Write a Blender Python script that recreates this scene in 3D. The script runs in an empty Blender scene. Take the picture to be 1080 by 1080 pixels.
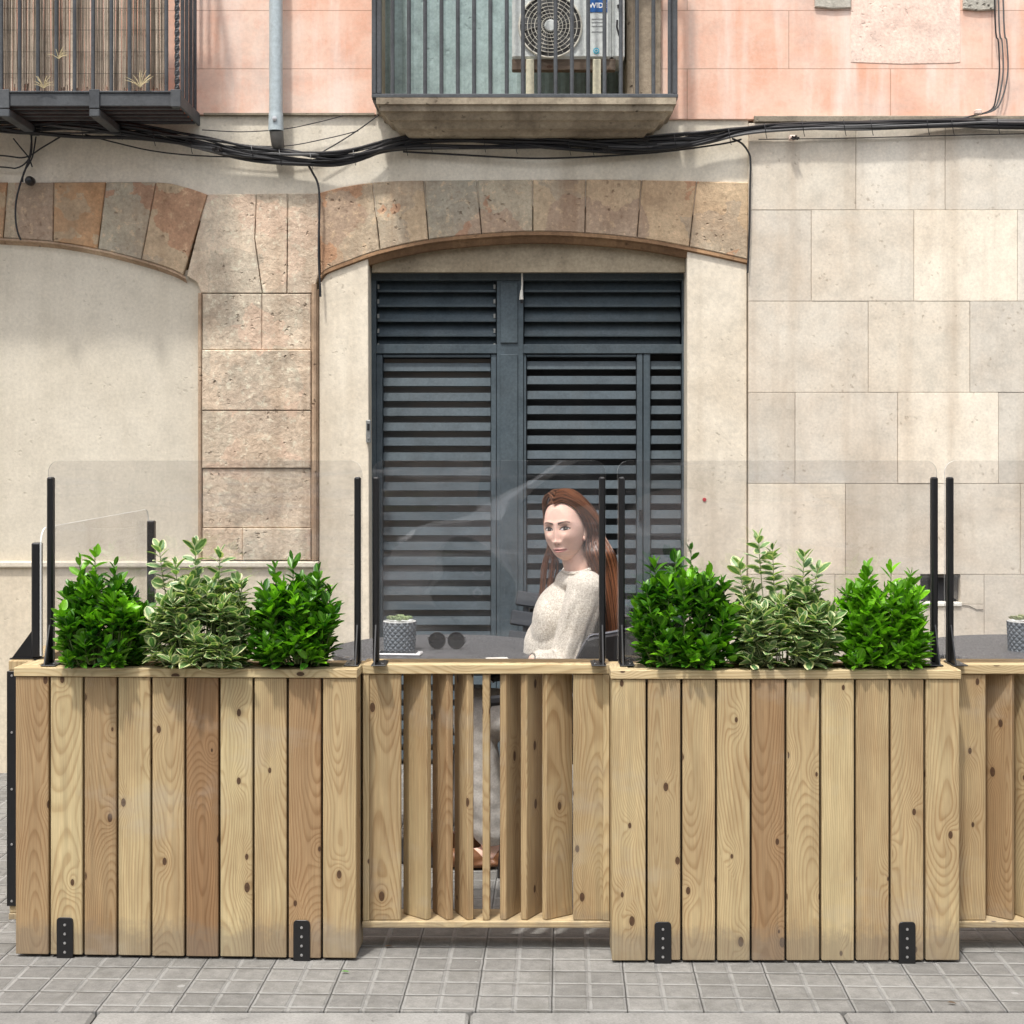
import bpy, bmesh, math, random
import numpy as np
from mathutils import Vector, Matrix, Euler
R = math.radians
random.seed(7); rng = np.random.default_rng(7)
sc = bpy.context.scene
col = sc.collection

# ------------------------------------------------------------------ camera, light, exposure
FPX = 1631.0; CX = 550.0; CY = 466.0; CH = 1.5
cam_d = bpy.data.cameras.new('camera'); cam = bpy.data.objects.new('camera', cam_d); col.objects.link(cam)
cam.location = (0, 0, CH); cam.rotation_euler = (R(90), 0, 0)
cam_d.sensor_width = 36; cam_d.lens = FPX / 1080 * 36
cam_d.shift_x = -(CX - 540) / 1080; cam_d.shift_y = -(540 - CY) / 1080
cam_d.clip_end = 500
sc.camera = cam
SUN_EL, SUN_AZ = 65.0, 203.0      # azimuth of the sun, degrees from +Y, clockwise seen from above
w = bpy.data.worlds.new('World'); sc.world = w; w.use_nodes = True
wn = w.node_tree; bg = wn.nodes['Background']
sky = wn.nodes.new('ShaderNodeTexSky'); sky.sky_type = 'NISHITA'; sky.sun_disc = False
sky.sun_elevation = R(SUN_EL); sky.sun_rotation = R(SUN_AZ); sky.dust_density = 4.0; sky.ozone_density = 0.6; sky.air_density = 1.0
hs = wn.nodes.new('ShaderNodeHueSaturation'); hs.inputs['Saturation'].default_value = 0.35
wn.links.new(sky.outputs[0], hs.inputs['Color']); wn.links.new(hs.outputs[0], bg.inputs[0]); bg.inputs[1].default_value = 0.15
sd = bpy.data.lights.new('sun', 'SUN'); sd.energy = 2.0; sd.angle = R(3.0); sd.color = (1.0, 0.965, 0.91)
so = bpy.data.objects.new('sun', sd); col.objects.link(so)
sdir = Vector((math.sin(R(SUN_AZ)) * math.cos(R(SUN_EL)), math.cos(R(SUN_AZ)) * math.cos(R(SUN_EL)), math.sin(R(SUN_EL))))
so.rotation_euler = sdir.to_track_quat('Z', 'Y').to_euler()
sc.view_settings.view_transform = 'Standard'; sc.view_settings.look = 'None'
sc.view_settings.exposure = 0.71; sc.view_settings.gamma = 1.0
sc.cycles.max_bounces = 10; sc.cycles.transparent_max_bounces = 24

# ------------------------------------------------------------------ helpers
def P(px, py, Y):
    s = FPX / Y
    return Vector(((px - CX) / s, Y, CH - (py - CY) / s))

def tag(o, label=None, cat=None, group=None, kind=None):
    if label: o['label'] = label
    if cat: o['category'] = cat
    if group: o['group'] = group
    if kind: o['kind'] = kind
    return o

def thing(name, label, cat, loc=(0, 0, 0), rz=0, group=None):
    o = bpy.data.objects.new(name, None); col.objects.link(o)
    o.location = loc; o.rotation_euler = (0, 0, rz); o.empty_display_size = .1
    return tag(o, label, cat, group)

def dup(o, parent=None):
    c = o.copy(); col.objects.link(c); c.parent = parent
    for ch in list(o.children): dup(ch, c)
    return c

class MB:
    def __init__(s): s.v = []; s.f = []; s.uv = []; s.t = []
    def add(s, vs, fs, uvs=None, tint=(.5, .5, .5), xf=None):
        b = len(s.v)
        if xf is not None: vs = [xf @ Vector(v) for v in vs]
        s.v += [tuple(v) for v in vs]
        for i, f in enumerate(fs):
            s.f.append(tuple(b + k for k in f))
            s.uv.append(uvs[i] if uvs else None)
            s.t.append(tint)
        return s
    def box(s, x0, x1, y0, y1, z0, z1, b=0.0, grain=None, tint=None, xf=None):
        if tint is None: tint = (random.random(), random.random(), random.random())
        L = [(x0, x1), (y0, y1), (z0, z1)]
        L = [(min(a), max(a)) for a in L]
        b = min(b, *[(a[1] - a[0]) * .45 for a in L])
        vs = []; fs = []
        if b <= 0:
            for i in range(8): vs.append((L[0][i & 1], L[1][(i >> 1) & 1], L[2][(i >> 2) & 1]))
            fs = [(0, 2, 3, 1), (4, 5, 7, 6), (0, 1, 5, 4), (2, 6, 7, 3), (0, 4, 6, 2), (1, 3, 7, 5)]
        else:
            idx = {}
            for i in range(8):
                sg = [(i >> k) & 1 for k in range(3)]
                for ax in range(3):     # vertex lying on the face of axis ax
                    p = []
                    for k in range(3):
                        e = L[k][sg[k]]
                        if k != ax: e += b if sg[k] == 0 else -b
                        p.append(e)
                    idx[(i, ax)] = len(vs); vs.append(tuple(p))
            for ax in range(3):
                o1, o2 = [k for k in range(3) if k != ax]
                for sd_ in (0, 1):
                    q = []
                    for (a, c) in ((0, 0), (1, 0), (1, 1), (0, 1)):
                        i = (sd_ << ax) | (a << o1) | (c << o2)
                        q.append(idx[(i, ax)])
                    fs.append(tuple(q))
            for ax in range(3):         # edges along ax
                o1, o2 = [k for k in range(3) if k != ax]
                for a in (0, 1):
                    for c in (0, 1):
                        i0 = (a << o1) | (c << o2); i1 = i0 | (1 << ax)
                        fs.append((idx[(i0, o1)], idx[(i1, o1)], idx[(i1, o2)], idx[(i0, o2)]))
            for i in range(8): fs.append((idx[(i, 0)], idx[(i, 1)], idx[(i, 2)]))
            # orient outward
            c = Vector([(a[0] + a[1]) / 2 for a in L]); ff = []
            for f in fs:
                A, B, C = [Vector(vs[k]) for k in f[:3]]
                n = (B - A).cross(C - A); m = sum((Vector(vs[k]) for k in f), Vector()) / len(f)
                ff.append(f if n.dot(m - c) > 0 else tuple(reversed(f)))
            fs = ff
        uvs = None
        if grain is not None:
            g = 'xyz'.index(grain)
            o = [k for k in range(3) if k != g]
            sz = [L[k][1] - L[k][0] for k in range(3)]
            big = o[0] if sz[o[0]] >= sz[o[1]] else o[1]; sm = o[0] if big == o[1] else o[1]
            cb = (L[big][0] + L[big][1]) / 2; off = random.random() * 50
            uvs = []
            for f in fs:
                A, B, C = [Vector(vs[k]) for k in f[:3]]
                n = (B - A).cross(C - A)
                side = abs(n[big]) > abs(n[sm]) and abs(n[big]) > abs(n[g])
                u = []
                for k in f:
                    p = vs[k]
                    uu = (p[big] - cb) if not side else (sz[big] / 2 + (p[sm] - L[sm][0]))
                    if abs(n[g]) > abs(n[sm]) and abs(n[g]) > abs(n[big]): u.append((uu, off + p[sm] * 1.0))
                    else: u.append((uu, off + p[g]))
                uvs.append(u)
        return s.add(vs, fs, uvs, tint, xf)
    def prism(s, pts, y0, y1, bev=0.0, tint=None):
        """pts = list of (x,z) polygon; front face at y0 (towards camera), back at y1; chamfered front edge."""
        if tint is None: tint = (random.random(), random.random(), random.random())
        a = sum(pts[i][0] * pts[(i + 1) % len(pts)][1] - pts[(i + 1) % len(pts)][0] * pts[i][1] for i in range(len(pts)))
        if a < 0: pts = list(reversed(pts))      # CCW seen from -Y (x right, z up)
        n = len(pts); vs = []; fs = []
        if bev > 0:
            ins = []
            for i in range(n):
                p0 = Vector(pts[i - 1]); p1 = Vector(pts[i]); p2 = Vector(pts[(i + 1) % n])
                d1 = (p1 - p0).normalized(); d2 = (p2 - p1).normalized()
                n1 = Vector((-d1.y, d1.x)); n2 = Vector((-d2.y, d2.x))
                m = (n1 + n2); m = m / max(.25, m.length_squared) * 2 if m.length > 1e-6 else n1
                ins.append(p1 + m * bev)
            vs += [(p[0], y0, p[1]) for p in ins]; vs += [(p[0], y0 + bev, p[1]) for p in pts]; vs += [(p[0], y1, p[1]) for p in pts]
            fs.append(tuple(range(n)))
            for k in (0, n):
                for i in range(n):
                    j = (i + 1) % n; fs.append((k + j, k + i, k + n + i, k + n + j))
            fs.append(tuple(reversed(range(2 * n, 3 * n))))
        else:
            vs += [(p[0], y0, p[1]) for p in pts]; vs += [(p[0], y1, p[1]) for p in pts]
            fs.append(tuple(range(n)))
            for i in range(n):
                j = (i + 1) % n; fs.append((j, i, n + i, n + j))
            fs.append(tuple(reversed(range(n, 2 * n))))
        return s.add(vs, fs, None, tint)
    def tube(s, pts, r, n=6, smooth=0, cap=True, tint=(.5, .5, .5), twist=0):
        pts = [Vector(p) for p in pts]
        if smooth: pts = catmull(pts, smooth)
        m = len(pts); rs = r if isinstance(r, (list, tuple)) else [r] * m
        if len(rs) != m:
            rs = [rs[0] + (rs[-1] - rs[0]) * i / (m - 1) for i in range(m)]
        up = None; vs = []; fs = []
        for i, p in enumerate(pts):
            t = (pts[min(i + 1, m - 1)] - pts[max(i - 1, 0)])
            t = t.normalized() if t.length > 1e-9 else Vector((0, 0, 1))
            if up is None:
                up = t.orthogonal().normalized()
            up = (up - t * up.dot(t)); up = up.normalized() if up.length > 1e-6 else t.orthogonal().normalized()
            b = t.cross(up)
            for k in range(n):
                a = 2 * math.pi * k / n + twist * i
                vs.append(p + (up * math.cos(a) + b * math.sin(a)) * rs[i])
        for i in range(m - 1):
            for k in range(n):
                k2 = (k + 1) % n; fs.append((i * n + k, i * n + k2, (i + 1) * n + k2, (i + 1) * n + k))
        if cap: fs.append(tuple(reversed(range(n)))); fs.append(tuple(range((m - 1) * n, m * n)))
        return s.add(vs, fs, None, tint)
    def lathe(s, prof, c=(0, 0, 0), n=32, tint=(.5, .5, .5), axis='z'):
        vs = []; fs = []; m = len(prof)
        for (r, z) in prof:
            for k in range(n):
                a = 2 * math.pi * k / n
                if axis == 'z': vs.append((c[0] + r * math.cos(a), c[1] + r * math.sin(a), c[2] + z))
                elif axis == 'y': vs.append((c[0] + r * math.cos(a), c[1] + z, c[2] - r * math.sin(a)))
                else: vs.append((c[0] + z, c[1] + r * math.cos(a), c[2] + r * math.sin(a)))
        for i in range(m - 1):
            for k in range(n):
                k2 = (k + 1) % n; fs.append((i * n + k, i * n + k2, (i + 1) * n + k2, (i + 1) * n + k))
        if prof[0][0] > 1e-6: fs.append(tuple(reversed(range(n))))
        if prof[-1][0] > 1e-6: fs.append(tuple(range((m - 1) * n, m * n)))
        return s.add(vs, fs, None, tint)
    def build(s, name, mat, parent=None, local=False, smooth=False, recalc=False, label=None):
        off = Vector((0, 0, 0))
        if parent is not None and not local:
            q = parent
            while q is not None: off += q.location; q = q.parent
        me = bpy.data.meshes.new(name)
        me.from_pydata([tuple(Vector(v) - off) for v in s.v], [], s.f)
        ca = me.color_attributes.new('tint', 'FLOAT_COLOR', 'CORNER')
        arr = np.empty((len(me.loops), 4), np.float32); arr[:, 3] = 1; k = 0
        uva = np.zeros((len(me.loops), 2), np.float32); anyuv = False
        for f, t, u in zip(s.f, s.t, s.uv):
            n = len(f); arr[k:k + n, :3] = t
            if u: uva[k:k + n] = u; anyuv = True
            k += n
        ca.data.foreach_set('color', arr.ravel())
        if anyuv:
            ul = me.uv_layers.new(name='UVMap'); ul.data.foreach_set('uv', uva.ravel())
        if recalc:
            bm = bmesh.new(); bm.from_mesh(me); bmesh.ops.recalc_face_normals(bm, faces=bm.faces); bm.to_mesh(me); bm.free()
        if smooth:
            me.polygons.foreach_set('use_smooth', [True] * len(me.polygons)); me.set_sharp_from_angle(angle=R(42))
        me.update()
        for m in (mat if isinstance(mat, (list, tuple)) else [mat]): me.materials.append(m)
        o = bpy.data.objects.new(name, me); col.objects.link(o)
        if parent is not None: o.parent = parent
        if label: o['label'] = label
        return o

def catmull(p, k):
    out = []
    for i in range(len(p) - 1):
        a = p[max(i - 1, 0)]; b = p[i]; c = p[i + 1]; d = p[min(i + 2, len(p) - 1)]
        for j in range(k):
            t = j / k
            out.append(.5 * ((2 * b) + (c - a) * t + (2 * a - 5 * b + 4 * c - d) * t * t + (-a + 3 * b - 3 * c + d) * t ** 3))
    out.append(p[-1]); return out

def smooth_angle(o, ang=35):
    me = o.data
    me.polygons.foreach_set('use_smooth', [True] * len(me.polygons))
    try: me.set_sharp_from_angle(angle=R(ang))
    except Exception: pass
    return o

# ------------------------------------------------------------------ materials
def newmat(name):
    m = bpy.data.materials.new(name); m.use_nodes = True
    return m, m.node_tree, m.node_tree.nodes['Principled BSDF']
def N(nt, typ, ins=None, **pr):
    n = nt.nodes.new(typ)
    for k, v in pr.items(): setattr(n, k, v)
    for k, v in (ins or {}).items():
        if isinstance(v, bpy.types.NodeSocket): nt.links.new(v, n.inputs[k])
        else: n.inputs[k].default_value = v
    return n
def M_(nt, op, a, b=None, c=None, clamp=False):
    n = nt.nodes.new('ShaderNodeMath'); n.operation = op; n.use_clamp = clamp
    for i, v in enumerate((a, b, c)):
        if v is None: continue
        if isinstance(v, bpy.types.NodeSocket): nt.links.new(v, n.inputs[i])
        else: n.inputs[i].default_value = v
    return n.outputs[0]
def mix(nt, f, a, b, bt='MIX'):
    n = nt.nodes.new('ShaderNodeMix'); n.data_type = 'RGBA'; n.blend_type = bt
    for i, v in ((0, f), (6, a), (7, b)):
        if isinstance(v, bpy.types.NodeSocket): nt.links.new(v, n.inputs[i])
        else: n.inputs[i].default_value = v if i == 0 else (tuple(v) + (1,) if len(v) == 3 else v)
    return n.outputs[2]
def ramp(nt, f, stops, interp='LINEAR'):
    n = nt.nodes.new('ShaderNodeValToRGB'); nt.links.new(f, n.inputs[0]); cr = n.color_ramp; cr.interpolation = interp
    while len(cr.elements) < len(stops): cr.elements.new(.5)
    for e, (p, c) in zip(cr.elements, stops):
        e.position = p; e.color = (c, c, c, 1) if not isinstance(c, (tuple, list)) else tuple(c) + (1,)
    return n.outputs[0]
def coords(nt, scale=(1, 1, 1), loc=(0, 0, 0), rot=(0, 0, 0), src='Object'):
    t = nt.nodes.new('ShaderNodeTexCoord')
    m = N(nt, 'ShaderNodeMapping', {'Vector': t.outputs[src], 'Scale': scale, 'Location': loc, 'Rotation': rot})
    return m.outputs[0]
def geo_coords(nt, scale=(1, 1, 1), loc=(0, 0, 0), rot=(0, 0, 0)):
    t = nt.nodes.new('ShaderNodeNewGeometry')
    m = N(nt, 'ShaderNodeMapping', {'Vector': t.outputs['Position'], 'Scale': scale, 'Location': loc, 'Rotation': rot})
    return m.outputs[0]
def noise(nt, vec, scale, detail=5, rough=.55, dist=0.0, dim='3D'):
    n = N(nt, 'ShaderNodeTexNoise', {'Vector': vec, 'Scale': scale, 'Detail': detail, 'Roughness': rough, 'Distortion': dist}, noise_dimensions=dim)
    return n.outputs[0]
def bump(nt, bsdf, h, strength=.3, dist=.01):
    b = N(nt, 'ShaderNodeBump', {'Height': h, 'Strength': strength, 'Distance': dist}); nt.links.new(b.outputs[0], bsdf.inputs['Normal'])
def srgb(r, g, b):
    f = lambda c: (c / 255 / 12.92) if c / 255 <= .04045 else ((c / 255 + .055) / 1.055) ** 2.4
    return (f(r), f(g), f(b))
def plain(name, c, rough=.5, metal=0.0, spec=.5):
    m, nt, p = newmat(name)
    v = noise(nt, geo_coords(nt), 60, 4, .6)
    k = ramp(nt, v, [(0.3, .82), (.7, 1.08)])
    nt.links.new(mix(nt, 1.0, c, k, 'MULTIPLY'), p.inputs['Base Color'])
    p.inputs['Roughness'].default_value = rough; p.inputs['Metallic'].default_value = metal
    p.inputs['Specular IOR Level'].default_value = spec
    return m

def masonry(name, base, alt, stain, var=.35, bumpk=.5, fine=90, rough=.92, stain_amt=.5, pits=0.3, streak=0.3, bdist=.006, mot=1.0, patch=None):
    """weathered mineral surface: per-piece tint (attribute), mottling, stains, vertical streaks, pits"""
    m, nt, p = newmat(name)
    g = geo_coords(nt)
    at = N(nt, 'ShaderNodeAttribute', attribute_name='tint')
    sp = N(nt, 'ShaderNodeSeparateColor', {'Color': at.outputs['Color']})
    c = mix(nt, sp.outputs[0], base, alt)
    bright = M_(nt, 'MULTIPLY_ADD', sp.outputs[1], var, 1 - var / 2)
    cc = N(nt, 'ShaderNodeCombineColor', {'Red': bright, 'Green': bright, 'Blue': bright}).outputs[0]
    c = mix(nt, 1.0, c, cc, 'MULTIPLY')
    n1 = noise(nt, g, 2.2, 6, .62, .4); n2 = noise(nt, g, 9, 6, .65); n3 = noise(nt, g, fine, 4, .7)
    if patch:
        pn = N(nt, 'ShaderNodeTexNoise', {'Vector': g, 'Scale': 11.0, 'Detail': 4.0}); pd = N(nt, 'ShaderNodeVectorMath', {0: pn.outputs['Color'], 1: (.17, .17, .17)}, operation='MULTIPLY'); pa = N(nt, 'ShaderNodeVectorMath', {0: g, 1: pd.outputs[0]}, operation='ADD')
        pv = N(nt, 'ShaderNodeTexVoronoi', {'Vector': pa.outputs[0], 'Scale': patch[2]}); ps = N(nt, 'ShaderNodeSeparateColor', {'Color': pv.outputs['Color']})
        c = mix(nt, ramp(nt, ps.outputs[0], [(.55, 0.0), (.62, .55)]), c, patch[0]); c = mix(nt, ramp(nt, ps.outputs[1], [(.60, 0.0), (.66, .6)]), c, patch[1])
        nb_ = noise(nt, g, 26, 6, .75); c = mix(nt, ramp(nt, nb_, [(.54, 0.0), (.62, .5)]), c, tuple(min(.9, x * 1.35 + .03) for x in base)); c = mix(nt, ramp(nt, nb_, [(.34, .40), (.43, 0.0)]), c, tuple(x * .55 for x in stain))
    c = mix(nt, ramp(nt, n1, [(.38, 0.0), (.68, stain_amt)]), c, stain)
    c = mix(nt, 1.0, c, ramp(nt, n2, [(.28, 1 - .26 * mot), (.5, 1.0), (.74, 1 + .16 * mot)]), 'MULTIPLY')
    c = mix(nt, 1.0, c, ramp(nt, n3, [(.28, 1 - .22 * max(mot, .6)), (.72, 1 + .16 * max(mot, .6))]), 'MULTIPLY')
    if streak > 0:
        gs = geo_coords(nt, (7, 7, .45)); n4 = noise(nt, gs, 1.0, 5, .6)
        c = mix(nt, M_(nt, 'MULTIPLY', ramp(nt, n4, [(.5, 0.0), (.72, 1.0)]), streak), c, tuple(x * .72 for x in stain))
    hgt = M_(nt, 'ADD', M_(nt, 'MULTIPLY', n3, .35), M_(nt, 'MULTIPLY', n2, 1.0))
    if pits > 0:
        nz_ = N(nt, 'ShaderNodeTexNoise', {'Vector': g, 'Scale': 45.0, 'Detail': 3.0}); gd = N(nt, 'ShaderNodeVectorMath', {0: nz_.outputs['Color'], 1: (.035, .035, .035)}, operation='MULTIPLY'); ga = N(nt, 'ShaderNodeVectorMath', {0: g, 1: gd.outputs[0]}, operation='ADD')
        vo = N(nt, 'ShaderNodeTexVoronoi', {'Vector': ga.outputs[0], 'Scale': 30.0, 'Randomness': 1.0})
        pt = ramp(nt, vo.outputs['Distance'], [(.08, 1.0), (.26, 0.0)])
        pm = M_(nt, 'MULTIPLY', pt, ramp(nt, noise(nt, g, 6, 3), [(.5, 0.0), (.62, 1.0)]))
        c = mix(nt, M_(nt, 'MULTIPLY', pm, pits), c, tuple(x * .5 for x in stain))
        hgt = M_(nt, 'SUBTRACT', hgt, M_(nt, 'MULTIPLY', pm, .8))
    nt.links.new(c, p.inputs['Base Color']); p.inputs['Roughness'].default_value = rough
    p.inputs['Specular IOR Level'].default_value = .25
    bump(nt, p, hgt, bumpk, bdist)
    return m

def wood_mat(name, light, dark, ring=(.56, .44, .34), rings=172.0, bright=1.0):
    m, nt, p = newmat(name)
    uv = N(nt, 'ShaderNodeUVMap', uv_map='UVMap').outputs[0]
    s = N(nt, 'ShaderNodeSeparateXYZ', {'Vector': uv}); u, v = s.outputs[0], s.outputs[1]
    at = N(nt, 'ShaderNodeAttribute', attribute_name='tint'); sp = N(nt, 'ShaderNodeSeparateColor', {'Color': at.outputs['Color']})
    r1, r2, r3 = sp.outputs[0], sp.outputs[1], sp.outputs[2]
    def vec(a, b, c=0.0): return N(nt, 'ShaderNodeCombineXYZ', {'X': a, 'Y': b, 'Z': c}).outputs[0]
    r3b = M_(nt, 'MULTIPLY', r3, 37.0)
    lo = noise(nt, vec(M_(nt, 'MULTIPLY', u, 2.0), M_(nt, 'MULTIPLY', v, .85), r3b), 1.0, 2, .5)
    d = M_(nt, 'MULTIPLY', M_(nt, 'SUBTRACT', lo, .36), .34)
    wv = noise(nt, vec(M_(nt, 'MULTIPLY', u, 14.0), M_(nt, 'MULTIPLY', v, 5.0), r3b), 1.0, 3, .5)
    uo = M_(nt, 'ADD', u, M_(nt, 'MULTIPLY', M_(nt, 'SUBTRACT', r3, .5), .15))
    uo = M_(nt, 'ADD', uo, M_(nt, 'MULTIPLY', M_(nt, 'SUBTRACT', wv, .5), .011))
    F = M_(nt, 'SQRT', M_(nt, 'ADD', M_(nt, 'MULTIPLY', uo, uo), M_(nt, 'MULTIPLY', d, d)))
    # knots
    kv = vec(M_(nt, 'ADD', M_(nt, 'DIVIDE', u, .105), r3b), M_(nt, 'DIVIDE', v, .19), 0.0)
    vo = N(nt, 'ShaderNodeTexVoronoi', {'Vector': kv, 'Scale': 1.0, 'Randomness': .9}, voronoi_dimensions='2D')
    kd = vo.outputs['Distance']
    kr = N(nt, 'ShaderNodeSeparateColor', {'Color': vo.outputs['Color']})
    on = M_(nt, 'GREATER_THAN', kr.outputs[0], .52)
    size = M_(nt, 'MULTIPLY_ADD', kr.outputs[1], .050, .028)
    q = M_(nt, 'DIVIDE', kd, .22); warp = M_(nt, 'MULTIPLY', M_(nt, 'EXPONENT', M_(nt, 'MULTIPLY', M_(nt, 'MULTIPLY', q, q), -1.0)), on)
    F2 = M_(nt, 'ADD', F, M_(nt, 'MULTIPLY', warp, .022))
    fr = M_(nt, 'FRACT', M_(nt, 'MULTIPLY', F2, rings))
    line = ramp(nt, fr, [(0.0, .35), (.14, 0.0), (.52, .12), (.84, 1.0), (.94, 1.0), (1.0, .35)])
    fib = noise(nt, vec(M_(nt, 'MULTIPLY', u, 420.0), M_(nt, 'MULTIPLY', v, 9.0), r3b), 1.0, 4, .6)
    fib2 = noise(nt, vec(M_(nt, 'MULTIPLY', u, 60.0), M_(nt, 'MULTIPLY', v, 2.0), r3b), 1.0, 3, .6)
    blot = noise(nt, vec(M_(nt, 'MULTIPLY', u, 9.0), M_(nt, 'MULTIPLY', v, 3.0), r3b), 1.0, 4, .6)
    c = mix(nt, r1, light, dark)
    c = mix(nt, 1.0, c, ramp(nt, r2, [(0.0, .84), (1.0, 1.10)]), 'MULTIPLY')
    c = mix(nt, M_(nt, 'MULTIPLY', ramp(nt, blot, [(.42, 0.0), (.68, 1.0)]), .38), c, tuple(a * b for a, b in zip(dark, (.82, .74, .66))))
    amt = M_(nt, 'MULTIPLY', line, ramp(nt, blot, [(.3, .55), (.7, .95)]))
    c = mix(nt, M_(nt, 'MULTIPLY', amt, M_(nt, 'MULTIPLY_ADD', fib2, 1.1, .08)), c, mix(nt, 1.0, c, ring, 'MULTIPLY'))
    c = mix(nt, 1.0, c, ramp(nt, fib, [(.3, .86), (.7, 1.10)]), 'MULTIPLY')
    c = mix(nt, 1.0, c, ramp(nt, fib2, [(.3, .84), (.7, 1.10)]), 'MULTIPLY')
    core = M_(nt, 'LESS_THAN', kd, size)
    soft = M_(nt, 'SUBTRACT', 1.0, M_(nt, 'DIVIDE', kd, M_(nt, 'MULTIPLY', size, 1.7)), clamp=True)
    kin = noise(nt, vec(M_(nt, 'MULTIPLY', u, 160.0), M_(nt, 'MULTIPLY', v, 120.0), r3b), 1.0, 3)
    kc = mix(nt, kin, (.022, .011, .006), (.115, .058, .03))
    c = mix(nt, M_(nt, 'MULTIPLY', M_(nt, 'MULTIPLY', soft, on), .75), c, (.16, .085, .04))
    c = mix(nt, M_(nt, 'MULTIPLY', M_(nt, 'MULTIPLY', core, on), .92), c, kc)
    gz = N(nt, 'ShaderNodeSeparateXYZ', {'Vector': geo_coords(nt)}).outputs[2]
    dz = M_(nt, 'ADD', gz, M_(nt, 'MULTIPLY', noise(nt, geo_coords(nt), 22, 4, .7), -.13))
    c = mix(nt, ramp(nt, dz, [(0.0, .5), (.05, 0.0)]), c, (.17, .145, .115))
    wt = noise(nt, geo_coords(nt, (3, 3, 5)), 1.0, 5, .65); c = mix(nt, ramp(nt, wt, [(.55, 0.0), (.72, .30)]), c, (.40, .37, .31))
    if bright != 1.0: c = mix(nt, 1.0, c, (bright,) * 3, 'MULTIPLY')
    nt.links.new(c, p.inputs['Base Color']); p.inputs['Roughness'].default_value = .62; p.inputs['Specular IOR Level'].default_value = .3
    bump(nt, p, M_(nt, 'ADD', M_(nt, 'MULTIPLY', line, -.5), M_(nt, 'MULTIPLY', fib, .6)), .25, .0015)
    return m

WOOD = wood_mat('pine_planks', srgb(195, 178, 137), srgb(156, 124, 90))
WOODR = wood_mat('pine_rails', srgb(206, 188, 148), srgb(190, 166, 124), rings=120)
BLACK = plain('black_powder_coat', (.012, .012, .014), .38)
SCREW = plain('screw_steel', (.6, .6, .6), .3, .8)
STEEL = plain('dark_iron', (.052, .056, .062), .6, 0.0)
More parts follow.
